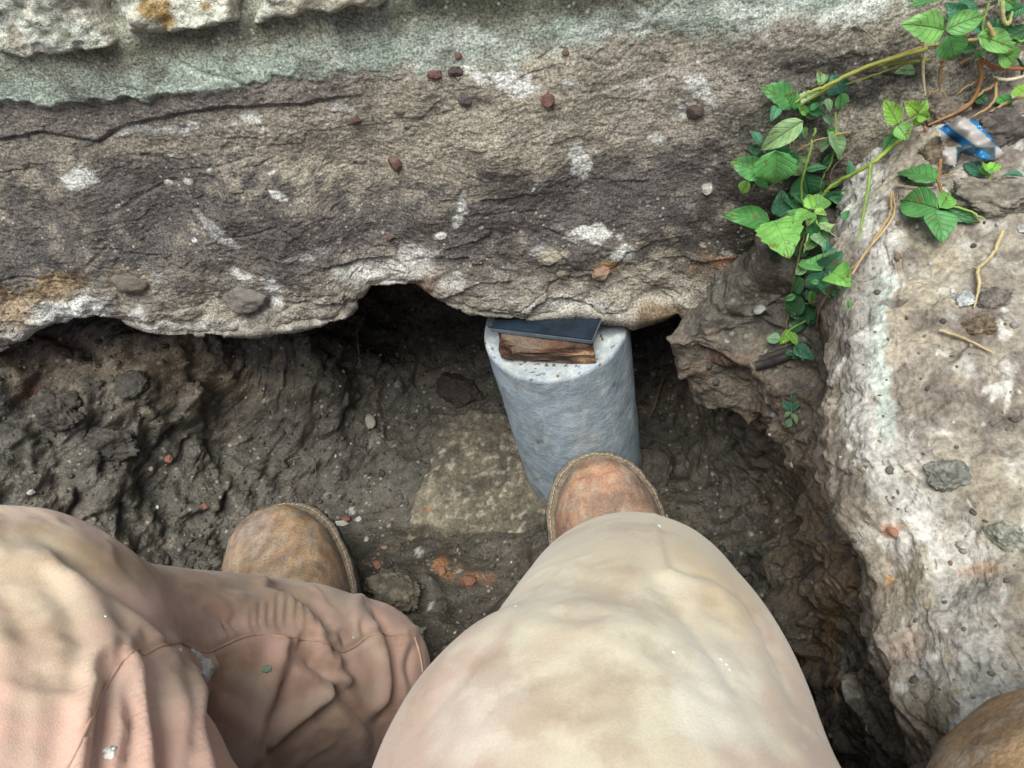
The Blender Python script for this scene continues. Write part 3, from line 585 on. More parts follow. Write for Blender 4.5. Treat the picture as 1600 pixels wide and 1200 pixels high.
# ================================================================ concrete test cylinder, wood packer, tile
def lathe(prof,c0,axis,n=128,seed=0):
    pass
def cylinder():
    t=Vector((.054,.487,.297)); b=Vector((.0775,.465,-.03)); ax=(t-b).normalized(); L=(t-b).length
    x=Vector((1,0,0)); x=(x-ax*x.dot(ax)).normalized(); y=ax.cross(x)
    pr=[(0,-0.0),(.07,0),(.0745,.002)]+[(.075,L*k/60) for k in range(1,60)]+[(.075,L-.004),(.0742,L-.0012),(.0725,L)]+[(.0725*(1-k/60),L) for k in range(1,60)]+[(.0005,L)]
    n=192; V=[]
    for r,h in pr:
        for k in range(n):
            a=2*PI*k/n; V.append(b+ax*h+(x*math.cos(a)+y*math.sin(a))*max(r,.0003))
    V=np.array(V); A=np.arange(len(pr)*n).reshape(len(pr),n); A2=np.roll(A,-1,1); Fq=np.stack([A[:-1],A2[:-1],A2[1:],A[1:]],-1).reshape(-1,4)
    nrm=V-(np.array(b)+np.outer((V-np.array(b))@np.array(ax),np.array(ax))); nrm/=np.linalg.norm(nrm,axis=1,keepdims=True)+1e-9
    V2=V+nrm*(.0009*fbm(V,16,3,3)+.0004*fbm(V*np.array([1,1,3]),60,2,4))[:,None]
    top=np.repeat(np.array([h for r,h in pr]),n)>L-.0025; V2[top,2]+=.0008*fbm(V2[top],120,3,5)
    # small blow-holes
    pt=Paint(V2,(158,172,188)); pt.c=np.tile(lin((170,188,204)),(len(V2),1)); pt.mix(sst(-.2,.4,fbm(V2,14,4,6))*.3,(144,162,178)); pt.mix(sst(.0,.4,fbm(V2*np.array([1,1,.4]),30,5,7))*.3,(186,202,216))
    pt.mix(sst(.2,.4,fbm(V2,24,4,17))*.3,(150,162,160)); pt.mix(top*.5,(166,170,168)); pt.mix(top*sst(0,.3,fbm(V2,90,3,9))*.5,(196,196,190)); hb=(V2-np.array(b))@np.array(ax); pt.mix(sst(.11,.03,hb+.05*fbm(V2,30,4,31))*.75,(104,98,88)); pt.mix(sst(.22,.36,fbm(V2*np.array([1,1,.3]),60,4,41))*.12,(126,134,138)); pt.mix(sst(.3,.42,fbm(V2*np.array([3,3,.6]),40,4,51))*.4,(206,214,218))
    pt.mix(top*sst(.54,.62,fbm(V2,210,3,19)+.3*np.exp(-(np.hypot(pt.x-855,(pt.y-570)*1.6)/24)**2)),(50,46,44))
    for x_,y_ in ((893,704),(931,708),(843,690),(840,691),(960,600)): pt.blob(x_,y_,5,1.6,(84,90,94),.8,-5,.3)
    for _ in range(30): pt.blob(random.uniform(770,1000),random.uniform(590,790),random.uniform(3,14),random.uniform(.8,1.8),random.choice([(190,202,210),(110,116,120),(200,208,212)]),.45,random.uniform(-25,15),.6,.4)
    pt.blob(905,695,8,22,(196,202,206),.4); pt.blob(928,680,7,16,(196,202,206),.4)
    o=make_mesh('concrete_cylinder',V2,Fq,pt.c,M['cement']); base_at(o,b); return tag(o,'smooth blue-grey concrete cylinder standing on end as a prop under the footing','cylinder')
cyl_o=cylinder()
def slab_box(name,corners,z0,z1,mat,colr=None,bev=.0015,jag=0,seed=1):
    """corners: plan polygon of points; build a bevelled prism"""
    bm=bmesh.new(); lo=[bm.verts.new((p[0],p[1],z0)) for p in corners]; hi=[bm.verts.new((p[0],p[1],z1)) for p in corners]; n=len(corners)
    bm.faces.new(hi); bm.faces.new(lo[::-1]); [bm.faces.new((lo[i],lo[(i+1)%n],hi[(i+1)%n],hi[i])) for i in range(n)]
    bmesh.ops.recalc_face_normals(bm,faces=bm.faces); bmesh.ops.bevel(bm,geom=bm.edges[:],offset=bev,segments=2,affect='EDGES')
    if jag:
        for _ in range(3): bmesh.ops.subdivide_edges(bm,edges=[e for e in bm.edges if e.calc_length()>.004],cuts=1,use_grid_fill=True)
        bmesh.ops.triangulate(bm,faces=bm.faces)
    me=bpy.data.meshes.new(name); bm.to_mesh(me); bm.free(); me.materials.append(mat); o=bpy.data.objects.new(name,me); COL.objects.link(o)
    if jag:
        V=np.array([v.co for v in me.vertices]); V2=V+jag*np.stack([fbm(V,60,3,seed),fbm(V*np.array([.2,1,1.5]),90,3,seed+1),fbm(V*np.array([.15,1,2]),110,3,seed+2)],1); me.vertices.foreach_set('co',V2.astype(np.float32).ravel())
    if colr is not None:
        V=np.array([v.co for v in me.vertices]); c=colr(V); a=me.color_attributes.new('Col','FLOAT_COLOR','POINT'); cc=np.ones((len(V),4),np.float32); cc[:,:3]=c; a.data.foreach_set('color',cc.ravel())
    return o
w0=at_z(800,564,.301); w1=at_z(930,568,.301); back=np.array([.0,.06,0])
w2=at_z(784,553,.301)
def woodcol(V):
    p=Paint(V,(88,64,50)); s=V*np.array([.12,1,1.6]); p.mix(sst(-.2,.3,fbm(s,150,3,3)),(56,42,34)); p.mix(sst(.15,.4,fbm(s,200,3,6))*.7,(122,94,74)); p.blob(916,556,18,9,(176,136,90),.8,0,.5); p.blob(815,545,14,9,(150,132,110),.5); return p.c
wood_o=slab_box('wood_packer',[w0,w1,w1+back*1.05,w2+back,w2],.3005,.3225,M['wood'],woodcol,.001,.0042)
tag(wood_o,'splintered brown wood packer on top of the concrete cylinder','wood packer')
t0=at_z(767,519,.3245); t1=at_z(926,538,.3245); t2=at_z(942,500,.3245); t3=t0+(t2-t1)
tile=thing('glazed_tile','dark navy tile laid on the wood packer beneath the footing lip','tile',tuple((t0+t1)/2))
o=slab_box('tile_body',[t0,t1,t2,t3],.3245,.3300,M['tile_edge'],None,.0006); adopt(o,tile)
sh=lambda p,q,k:p+(q-p)*k
cen=(t0+t1+t2+t3)/4
o=slab_box('glaze',[sh(p,cen,.012) for p in (t0,t1,t2,t3)],.3300,.3312,M['tile'],None,.0004); adopt(o,tile)

# ================================================================ person: trousers, boots
def tube_bm(bm,cs,rs,n=28):
    cs=[Vector(c) for c in cs]; rings=[]
    up=Vector((.13,.2,1)).normalized()
    for i,c in enumerate(cs):
        d=(cs[min(i+1,len(cs)-1)]-cs[max(i-1,0)]).normalized(); x=d.cross(up)
        if x.length<.05: x=d.cross(Vector((1,0,0)))
        x.normalize(); y=d.cross(x); rings.append([bm.verts.new(c+(x*math.cos(2*PI*k/n)+y*math.sin(2*PI*k/n))*rs[i]) for k in range(n)])
    for a,b in zip(rings[:-1],rings[1:]):
        for k in range(n): bm.faces.new((a[k],a[(k+1)%n],b[(k+1)%n],b[k]))
    bm.faces.new(rings[0][::-1]); bm.faces.new(rings[-1])
def sph_bm(bm,c,r): bmesh.ops.create_icosphere(bm,subdivisions=4,radius=r,matrix=Matrix.Translation(Vector(c)))
def skin_path(bm,nodes):
    """nodes: list of (point,radius); spheres joined by dense spline tube"""
    pts=np.array([list(p)+[r] for p,r in nodes]); sp=smooth_pl(pts,10); tube_bm(bm,sp[:,:3],sp[:,3]); sph_bm(bm,pts[0,:3],pts[0,3]); sph_bm(bm,pts[-1,:3],pts[-1,3])
def voxel(bm,size,name='tmp'):
    me=bpy.data.meshes.new(name); bm.to_mesh(me); bm.free(); o=bpy.data.objects.new(name,me); COL.objects.link(o)
    m=o.modifiers.new('r','REMESH'); m.mode='VOXEL'; m.voxel_size=size
    dg=bpy.context.evaluated_depsgraph_get(); ev=o.evaluated_get(dg); m2=ev.to_mesh()
    V=np.empty(len(m2.vertices)*3,np.float32); m2.vertices.foreach_get('co',V); V=V.reshape(-1,3).astype(float)
    E=np.empty(len(m2.edges)*2,np.int32); m2.edges.foreach_get('vertices',E); E=E.reshape(-1,2)
    Fq=np.array([list(p.vertices) for p in m2.polygons if len(p.vertices)==4],np.int32); ev.to_mesh_clear()
    bpy.data.objects.remove(o); bpy.data.meshes.remove(me); return V,E,Fq
def lap(V,E,it):
    deg=np.bincount(E.ravel(),minlength=len(V)).astype(float)[:,None]
    for _ in range(it):
        S=np.zeros_like(V)
        for k in range(3): S[:,k]=np.bincount(E[:,0],V[E[:,1],k],len(V))+np.bincount(E[:,1],V[E[:,0],k],len(V))
        V=V*.4+.6*S/np.maximum(deg,1)
    return V
def vnormals(V,Fq):
    fn=np.cross(V[Fq[:,2]]-V[Fq[:,0]],V[Fq[:,3]]-V[Fq[:,1]]); n=np.zeros_like(V)
    for k in range(4):
        for c in range(3): n[:,c]+=np.bincount(Fq[:,k],fn[:,c],len(V))
    return n/(np.linalg.norm(n,axis=1,keepdims=True)+1e-12)
HR=Vector((.12,-.32,.54)); HL=Vector((-.10,-.32,.54))
KR=at_depth(990,988,.48); TR1=at_depth(992,1098,.395); TR2=at_depth(955,1400,.305)
person=thing('person','seated person seen from above in dusty tan trousers and brown leather boots','person',(0,-.3,.45))
def leg_nodes():
    right=[(HR,.115),((np.array(HR)*.5+TR2*.5),.112),(TR2,.109),((TR1*.55+TR2*.45),.0985),(TR1,.0885),(KR,.079)]
    shinR=[(KR,.079),(KR+np.array([.0,.01,-.10]),.066),((.07,.205,.25),.066),((.068,.20,.17),.064)]
    kl=at_depth(-25,1062,.434); 
    thL=[(HL,.125),((np.array(HL)*.5+kl*.5),.118),(kl,.103)]
    shL=[(kl,.103),(at_depth(150,1066,.54),.090),(at_depth(330,1075,.63),.0975),(at_depth(470,1072,.705),.097),(at_depth(550,1062,.745),.082)]
    return right,shinR,thL,shL
def trousers():
    bm=bmesh.new(); r,sr,tl,sl_=leg_nodes()
    for nd in (r,sr,tl,sl_): skin_path(bm,nd)
    skin_path(bm,[(HR,.125),((.01,-.33,.56),.135),(HL,.125)]); skin_path(bm,[((.01,-.34,.56),.15),((.01,-.38,.72),.15)])
    V,E,Fq=voxel(bm,.003); V=lap(V,E,60)
    n=vnormals(V,Fq); x,y,dp=proj(V); front=sst(-.05,.25,np.einsum('ij,ij->i',n,(CAM-V)/np.linalg.norm(CAM-V,axis=1,keepdims=True)))
    vis=(dp>.05); x=np.where(vis,x,-9e3)
    isL=(V[:,0]<-.09)&vis
    mp=dp/F   # metres per photo pixel
    D=np.zeros(len(V))
    D+=(.004*fbm(V,9,2,5)+.0016*fbm(V,30,2,6))*np.where(isL,1,.3)+np.where(isL,.0012,.0007)*sst(.0,.3,1-np.abs(pn(V,34,61))*7)*sst(.0,.2,fbm(V,12,2,62))
    def fold(pts,wd,dep,side=0,mask=isL,ridge=.6,soft=False):
        nonlocal D
        sp=[tuple(q) for q in smooth_pl(pts,5)]; d=pldist(x,y,sp)
        # taper to ends
        if soft: wd*=1.3
        e0=np.hypot(x-pts[0][0],y-pts[0][1]); e1=np.hypot(x-pts[-1][0],y-pts[-1][1]); L=sum(math.dist(a,b) for a,b in zip(pts[:-1],pts[1:]))
        tp=sst(0,L*.22,np.minimum(e0,e1))*.85+.15
        v=.5*np.exp(-(d/wd)**2)+(.65*np.exp(-np.maximum(d-.8,0)/(wd*.35)) if not soft else .3*np.exp(-(d/wd)**2))
        sg=plsign(x,y,sp); rg=np.exp(-((d-wd*1.7)/(wd*1.2))**2)*(.65+.75*sg)
        D+= (-dep*v+dep*ridge*rg)*tp*mask
    def ridge(pts,wd,h,mask=isL): fold(pts,wd,-h,0,mask,.25)
    # big hanging folds of the splayed leg
    fold([(168,1050),(158,1120),(150,1200),(146,1260)],15,.009)
    fold([(223,1018),(240,1100),(252,1200),(256,1260)],13,.008)
    fold([(328,1072),(325,1140),(341,1210),(350,1260)],15,.011)
    fold([(457,1030),(440,1100),(425,1150),(405,1205)],13,.009)
    fold([(530,1085),(495,1120),(460,1152),(430,1190)],11,.013)
    fold([(464,1018),(505,1050),(540,1092),(570,1130),(586,1156)],14,.009)
    fold([(534,1018),(553,1056),(575,1100),(588,1140)],10,.005,soft=True)
    fold([(578,945),(606,1000),(618,1060),(612,1100),(592,1136)],10,.010)
    fold([(360,1070),(395,1105),(420,1135),(424,1180)],14,.005,soft=True)
    fold([(20,826),(80,850),(140,898),(190,960),(219,1010)],14,.0045,soft=True)
    fold([(105,872),(180,915),(245,965),(290,1010)],13,.005)
    fold([(437,914),(481,938),(505,972),(522,1010)],12,.008)
    fold([(330,915),(420,918),(470,935),(500,965)],16,.004)
    fold([(0,960),(50,1010),(80,1080),(90,1200)],13,.0011,soft=True); fold([(-10,900),(20,960),(40,1050),(30,1200)],13,.0011,soft=True)
    fold([(75,900),(110,970),(120,1040),(115,1130)],12,.0011,soft=True); fold([(130,930),(160,980),(170,1030)],9,.0008,soft=True)
    fold([(280,930),(330,960),(400,980)],14,.003)
    fold([(650,1000),(640,1040),(648,1080)],8,.003); fold([(200,1080),(205,1140),(195,1200)],10,.004); fold([(290,1040),(292,1110),(298,1200)],10,.004)
    # gathers along the seam
    for px_,py_,ln in ((395,975,26),(405,968,36),(418,965,34),(431,963,42),(444,962,36),(458,964,46),(470,968,40),(483,972,36),(496,978,30),(350,985,20),(365,980,22),(118,1100,24),(150,1065,26),(180,1035,24),(565,985,20),(535,1000,20)):
        fold([(px_-3,py_-ln*.6),(px_,py_),(px_+2,py_+ln*.35)],3.6,.0019)
    # seam: cloth below it is tucked a little lower
    for sm_,msk in ((SEAM_A,isL),):
        sp=[tuple(q) for q in smooth_pl(sm_,6)]; d=pldist(x,y,sp); D-=.0022*np.exp(-(d/4.)**2)*msk; D+=.0012*np.exp(-((d-9)/6.)**2)*msk
    R_=(~isL)&vis
    # thigh: broad soft creases
    fold([(985,830),(1010,880),(1060,950),(1130,1040),(1180,1130)],20,.0018,0,R_,.5)
    fold([(1115,842),(1165,930),(1215,1030),(1260,1140)],16,.0022,0,R_,.5)
    fold([(905,830),(860,900),(780,985),(700,1080),(640,1160)],18,.0012,0,R_,.5)
    fold([(1040,880),(1110,905),(1150,935)],8,.0016,0,R_); fold([(1030,815),(1040,850),(1050,885)],6,.003,0,R_)
    fold([(830,950),(900,965),(1000,950)],14,.0009,0,R_); fold([(820,1080),(900,1120),(960,1095)],12,.0009,0,R_); fold([(740,1130),(800,1080),(880,1050)],14,.0007,0,R_)
    fold([(1030,1000),(1100,1080),(1150,1180)],20,.001,0,R_)
    ridge([(960,800),(970,900),(985,980)],30,.0012,R_)
    V=V+n*(D*(.25+.75*front))[:,None]; V=lap(V,E,1)
    pt=Paint(V,(186,150,132)); B=pt.blob
    cream=(212,198,168); pink=(196,160,142); och=(168,130,84)
    m=R_.astype(float)
    pt.mix(m*.8,(204,178,158))
    for q_ in range(46): pt.blob(random.uniform(640,1270),random.uniform(840,1200),random.uniform(8,40),random.uniform(2,6),random.choice([(196,170,138),(182,160,134),(232,224,202),(188,158,128)]),random.uniform(.15,.4),random.uniform(-60,60),1.2,.6)
    B(985,1080,215,300,(222,212,182),.9,0,.35,.5); B(930,930,130,110,(220,208,180),.7,20,.4,.5); B(1000,850,120,50,(202,182,148),.6,0,.4,.5)
    B(1140,930,55,70,(190,160,112),.55,35,.5,.5); B(1090,870,60,26,(196,172,124),.5,30,.5,.5); B(870,1000,120,20,(204,176,146),.45,-35,.7,.5); B(830,1110,110,36,(200,172,146),.5,-10,.8,.5); B(1020,1180,160,30,(206,186,152),.4,0,.8,.5)
    B(1120,1100,60,120,(232,226,210),.6,-20,.5,.5); B(760,1110,60,90,(226,214,198),.6,35,.5,.5); B(900,1130,26,18,(192,158,128),.4)
    xo,yo=pt.x,pt.y
    c2=pt.c; lmask=isL.astype(float)
    pl=Paint.__new__(Paint); pl.P=V; pl.x,pl.y,pl.n1,pl.n2=pt.x,pt.y,pt.n1,pt.n2; pl.c=np.tile(lin((214,178,162)),(len(V),1))
    pl.blob(40,890,150,90,(220,204,170),.7,25,.4,.5); pl.blob(150,870,120,26,(196,160,108),.7,18,.4,.5); pl.blob(260,900,180,20,(192,160,120),.5,8,.4,.5); pl.blob(430,925,110,30,(180,154,124),.5,12,.4,.5)
    pl.blob(250,1000,100,30,(190,160,128),.5,10,.5,.5); pl.blob(60,1020,90,80,(196,172,140),.5,0,.5,.5); pl.blob(360,1060,80,50,(186,148,112),.5,0,.6,.5); pl.blob(540,1110,60,70,(176,138,112),.5,0,.5,.5); pl.blob(500,1150,100,30,(176,140,108),.5,-20,.5,.5)
    pl.blob(420,950,60,36,(168,142,114),.5,10,.5,.5)
    pt.c=np.where(isL[:,None],pl.c,pt.c)
    o=make_mesh('trousers',V,Fq,pt.c,M['cloth']); return o
SEAM_A=[(60,1290),(95,1220),(130,1150),(165,1075),(190,1035),(216,1014),(226,1022),(250,1010),(280,1005),(300,1012),(322,1020),(350,1008),(380,996),(405,991),(430,993),(470,999),(505,1003),(530,1018),(550,1013),(575,995),(594,990),(610,993),(640,992)]
trs=trousers(); adopt(trs,person)
TB=bvh_of([trs])
bpy.context.view_layer.update()
def on(bvh,px,py,off=.0):
    dn=Vector(ray(px,py)).normalized(); r=bvh.ray_cast(Vector(CAM),dn)
    return (r[0]-dn*off,r[1]) if r[0] is not None else (None,None)
def ribbon_tube(name,pts,rs,mat,n=8,colr=None,parent=None):
    pts=np.array(pts,float); rs=np.full(len(pts),rs) if np.isscalar(rs) else np.array(rs); V=[]; up=np.array([.3,.2,1.])
    for i,p in enumerate(pts):
        d=pts[min(i+1,len(pts)-1)]-pts[max(i-1,0)]; d/=np.linalg.norm(d)+1e-12; x=np.cross(d,up); x/=np.linalg.norm(x)+1e-12; y=np.cross(d,x)
        for k in range(n): a=2*PI*k/n; V.append(p+(x*math.cos(a)+y*math.sin(a))*rs[i])
    m=len(pts); A=np.arange(m*n).reshape(m,n); A2=np.roll(A,-1,1); Fq=np.stack([A[:-1],A2[:-1],A2[1:],A[1:]],-1).reshape(-1,4)
    return np.array(V),Fq
def trace(bvh,pl,off,dense=6):
    out=[]
    for q in smooth_pl(pl,dense):
        p,_=on(bvh,q[0],q[1],off)
        if p is not None and p[0]<-.1: out.append(np.array(p))
    return out
def seam(pl,r=.0009,off=.0004):
    pts=trace(TB,pl,off,10)
    # break where the surface jumps
    seg=[[pts[0]]]
    for p in pts[1:]:
        if np.linalg.norm(p-seg[-1][-1])>.03: seg.append([p])
        else: seg[-1].append(p)
    Vs=[];Fs=[];n=0
    if r>.001: seg=[max(seg,key=len)]
    for s in seg:
        if len(s)<3: continue
        s=np.array(s); s[1:-1]=(s[:-2]+s[1:-1]*2+s[2:])/4; v,f=ribbon_tube('s',s,r,None); Vs.append(v); Fs.append(f+n); n+=len(v)
    o=make_mesh('seam',np.vstack(Vs),np.vstack(Fs),None,M['thread']); adopt(o,person); return o
o=seam(SEAM_A); o.parent=trs; o.matrix_parent_inverse=Matrix.Identity(4)
o=seam([(648,996),(655,1018),(660,1045),(661,1066)],.0011); o.parent=trs; o.matrix_parent_inverse=Matrix.Identity(4); o.name='hem_stitching'
# lime splashes on the cloth
def splash(px,py,pts,c,seed,label=None):
    p,n=on(TB,px,py)
    if p is None: return
    Vs=[];Fs=[];k=0
    for (dx,dy,r) in pts:
        q,nq=on(TB,px+dx,py+dy)
        if q is None: continue
        d=(q-Vector(CAM)).length; R_=r/F*d; bm=bmesh.new(); bmesh.ops.create_icosphere(bm,subdivisions=3,radius=1); V=np.array([v.co for v in bm.verts]); T=np.array([[v.index for v in f.verts] for f in bm.faces]); bm.free()
        V=V*(1+.5*fbm(V+seed+dx,1.6,3,seed)[:,None]); nz=nq if nq.dot(q-Vector(CAM))<0 else -nq; X=nz.orthogonal().normalized(); Y=nz.cross(X)
        V=np.array(q)+(V[:,[0]]*np.array(X)+V[:,[1]]*np.array(Y))*R_+V[:,[2]]*np.array(nz)*R_*.45; Vs.append(V); Fs.append(T+k); k+=len(V)
    o=make_mesh('lime_splash',np.vstack(Vs),np.vstack(Fs),None,c); o.parent=trs; o.matrix_parent_inverse=Matrix.Identity(4); return o
splash(322,1050,[(0,0,12),(4,-8,10),(-4,-16,7),(-12,-26,7),(-20,-32,5),(-8,-22,6),(4,8,6),(1,14,4)],M['lime'],3)
splash(282,1016,[(0,0,3)],M['lime'],4)
splash(171,1176,[(0,0,8),(-4,-5,6),(3,4,5)],M['lime'],5)
splash(416,1046,[(0,0,5),(4,-2,4),(-5,1,3)],plain('green_stain',(150,170,150),.9,.1),8)
splash(141,1148,[(0,0,3)],M['lime'],9); splash(1127,1030,[(0,0,2.5)],M['lime'],10); splash(1136,1038,[(0,0,3)],M['lime'],20); splash(1140,1046,[(0,0,2.4)],M['lime'],21); splash(1053,1019,[(0,0,2.6)],M['lime'],11); splash(553,996,[(0,0,2)],M['lime'],12); splash(165,963,[(0,0,2)],M['lime'],13); splash(806,947,[(0,0,2)],M['lime'],14); splash(1030,822,[(0,0,3)],M['lime'],15)
# body inside the clothes: one continuous mesh
def UNSEEN_UPPER(bm,k):  # unseen upper body behind the camera, added to block light into the cavity
    skin_path(bm,[((.01,-.34,.56),.15*k),((.01,-.375,.70),.145*k),((.01,-.375,.82),.15*k),((.01,-.355,.92),.12*k)])
    skin_path(bm,[((-.14,-.36,.92),.075*k),((.01,-.37,.93),.10*k),((.16,-.36,.92),.075*k)])
    for s_ in (-1,1): skin_path(bm,[((.01+s_*.17,-.36,.91),.07*k),((.01+s_*.22,-.31,.80),.056*k),((.01+s_*.235,-.25,.70),.05*k),((.01+s_*.19,-.17,.745),.045*k),((.01+s_*.13,-.11,.79),.038*k)])
def HAND(bm,s_):
    w=np.array((.01+s_*.11,-.095,.80)); skin_path(bm,[((.01+s_*.13,-.11,.79),.026),(w,.024),(w+np.array([-s_*.03,.02,.012]),.026)])
    for q in range(4): o=np.array([-s_*.045,.03-.014*q,.018]); skin_path(bm,[(w+o,.0095),(w+o+np.array([-s_*.02,.004,.012]),.0085),(w+o+np.array([-s_*.032,-.004,.008]),.0078)])
    skin_path(bm,[(w+np.array([-s_*.01,-.012,.02]),.011),(w+np.array([-s_*.022,-.022,.04]),.0095),(w+np.array([-s_*.032,-.022,.055]),.0085)])
def unseen_shirt():  # clothing and hair of the unseen, light-blocking upper body
    bm=bmesh.new(); UNSEEN_UPPER(bm,1.0); V,E,Fq=voxel(bm,.008); V=lap(V,E,8); V+=vnormals(V,Fq)*(.006*fbm(V,10,3,4))[:,None]; o=make_mesh('unseen_shirt',V,Fq,None,plain('grey_shirt',(96,104,112),.9,.2,(200,.001))); adopt(o,person)
    bm=bmesh.new(); sph_bm(bm,(.01,-.295,1.20),.096); V,E,Fq=voxel(bm,.006); V+=vnormals(V,Fq)*(.004*fbm(V,40,3,4))[:,None]; k=(V[Fq][:,:,1].mean(1)<-.225)|(V[Fq][:,:,2].mean(1)>1.235); k&=V[Fq][:,:,2].mean(1)>1.13; Fq=Fq[k]; u,iv=np.unique(Fq,return_inverse=True); o=make_mesh('hair',V[u],iv.reshape(Fq.shape),None,plain('dark_hair',(48,40,34),.7,.3,(300,.002))); adopt(o,person)
def body():
    bm=bmesh.new(); r,sr,tl,sl_=leg_nodes()
    sc=lambda nd,k:[(p,q*k) for p,q in nd]
    for nd in (r,sr,tl): skin_path(bm,sc(nd,.72))
    skin_path(bm,sc(sl_[:1],.72)+[(at_depth(300,1075,.63),.045),(at_depth(500,1050,.73),.03)]); skin_path(bm,[(HR,.09),((.01,-.33,.56),.1),(HL,.09)]); UNSEEN_UPPER(bm,.8); skin_path(bm,[((.01,-.345,.97),.055),((.01,-.315,1.07),.052)]); skin_path(bm,[((.01,-.29,1.13),.075),((.01,-.285,1.20),.088)]); skin_path(bm,[((.01,-.205,1.10),.035),((.01,-.20,1.13),.04)]); skin_path(bm,[((.01,-.193,1.155),.012),((.01,-.183,1.14),.016)])
    for s_ in (-1,1): skin_path(bm,[((.01+s_*.088,-.285,1.16),.014),((.01+s_*.09,-.29,1.185),.016)]); HAND(bm,s_)
    V,E,Fq=voxel(bm,.0055); V=lap(V,E,5); o=make_mesh('body',V,Fq,None,M['skin']); adopt(o,person)
body(); unseen_shirt()
# ---- boots
def boot(toe,heading,pitch,W,Lb,label,pal,seed,shaft=True,wk_=1.,wm='welt'):
    """local frame: +Y to toe, +Z up, origin under the toe tip at welt level"""
    root=bpy.data.objects.new('boot',None); COL.objects.link(root)
    Rb=Matrix.Translation(Vector(toe))@Matrix.Rotation(heading,4,'Z')@Matrix.Rotation(pitch,4,'X')
    root.matrix_world=Matrix.Identity(4)
    hw=W/2
    # half width along length t=0 toe .. 1 heel
    tt=np.r_[0,.5*(1-np.cos(np.linspace(0,PI,40)))[1:]]
    tk=[0,.015,.05,.1,.18,.3,.42,.55,.7,.85,.94,.985,1]; wk=[.0,.30,.56,.76,.93,1.,.97,.84,.70,.70,.60,.34,0.]
    def wid(t): return np.interp(t,tk,wk)*hw
    tt=np.unique(np.r_[tt,np.linspace(0,.1,14)**1.0,1-np.linspace(0,.06,8)]); w_=wid(tt); k=np.ones(3)/3
    hk=[.010,.028,.042,.052,.060,.072,.092,.12,.14,.14,.12,.09,.01]; hh=np.interp(tt,tk,hk)
    n=33; V=[]
    for t,wv,hv in zip(tt,w_,hh):
        for j in range(n):
            a=PI*j/(n-1); ca,sa=math.cos(a),math.sin(a)
            V.append((wv*.965*wk_*np.sign(ca)*abs(ca)**.75,-t*Lb,max(hv*abs(sa)**.8,0)))
    V=np.array(V); V[:,1]-=.004
    P=V.copy(); P+=np.stack([0*V[:,0],0*V[:,0],(.0022*fbm(V,28,3,seed)+.0012*fbm(V,70,2,seed+1))*np.clip(V[:,2]/.01,0,1)],1)
    # crease folds across the vamp
    P[:,2]-=.0022*np.exp(-((V[:,1]+.075+.12*np.abs(V[:,0]))/.0035)**2)+.0018*np.exp(-((V[:,1]+.092+.1*np.abs(V[:,0]+.01))/.003)**2)
    Fq=grid_faces(n,len(tt)); Mx=np.array(Rb); Q=P@Mx[:3,:3].T+Mx[:3,3]
    pt=Paint(Q,pal[0]); pt.P=V
    pt.mix(sst(-.1,.3,fbm(V,18,4,seed+4))*.9,pal[1]); pt.mix(sst(.0,.3,fbm(V,26,4,seed+9))*.8,pal[2]); pt.mix(sst(.15,.4,fbm(V,40,4,seed+14))*.6,pal[3])
    tipd=np.exp(-((V[:,1]+.0)/.03)**2); pt.mix(sst(.12,.3,fbm(V*np.array([1,1,1]),70,4,seed+33)+.1*tipd)*.6,(176,160,140)); pt.mix(np.clip(1-V[:,2]/.012,0,1)*.7,(112,102,88)); pt.mix(sst(.30,.36,np.abs(fbm(V*np.array([3,1,1]),40,3,seed+44))+.08*tipd)*.35,(112,92,78))
    up=make_mesh('upper',Q,Fq,pt.c,M['leather']); up.parent=root
    # welt + sole from outline
    m=90; tp=np.linspace(0,1,m); tp=.5*(1-np.cos(PI*tp)); 
    def ring(scale,z,add=.0):
        o=[]
        for t in tp: o.append((wid(t)*scale+add*(1 if 0<t<1 else 0),-t*Lb*1.0,z))
        for t in tp[::-1][1:-1]: o.append((-(wid(t)*scale+add),-t*Lb,z))
        o=np.array(o); c=np.array([0,-Lb/2,0]); s=(Lb/2+add*1.0)/(Lb/2); o[:,1]=(o[:,1]-c[1])*s+c[1]; return o
    def loft(name,rings,mat,jag=0):
        if wm!='welt': rings=[q*np.array([.86,.98,1]) for q in rings]
        V=np.vstack(rings); k=len(rings[0]); A=np.arange(len(V)).reshape(len(rings),k); A2=np.roll(A,-1,1); Fq=np.stack([A[:-1],A2[:-1],A2[1:],A[1:]],-1).reshape(-1,4)
        V=V+jag*np.stack([fbm(V,60,3,seed+20),fbm(V,60,3,seed+21),fbm(V,90,3,seed+22)],1); Q=V@Mx[:3,:3].T+Mx[:3,3]
        o=make_mesh(name,Q,Fq,None,mat); o.parent=root; return o
    loft('welt',[ring(.9,.0035,-.002),ring(1,.0038,.0015),ring(1,.0035,.0045),ring(1,.0005,.0058),ring(1,-.003,.005)],M[wm],.0012)
    loft('sole',[ring(1,-.0028,.004),ring(1,-.004,.0062),ring(1,-.012,.0068),ring(1,-.026,.0055),ring(1,-.029,.002),ring(.5,-.03,-.01)],M['rubber'],.002)
    # stitches on the welt
    rg=ring(1,.0062,.0022); Vs=[];Fs=[];k=0; sp=np.vstack([rg,rg[:1]]); d=np.r_[0,np.cumsum(np.linalg.norm(np.diff(sp,axis=0),axis=1))]
    for s in np.arange(0,d[-1]-.003,.0052):
        a=np.array([np.interp(s,d,sp[:,i]) for i in range(3)]); b=np.array([np.interp(s+.0034,d,sp[:,i]) for i in range(3)]); mid=(a+b)/2+np.array([0,0,.0006])
        v,f=ribbon_tube('x',[a-[0,0,.0008],mid,b-[0,0,.0008]],.00045,None,6); Vs.append(v); Fs.append(f+k); k+=len(v)
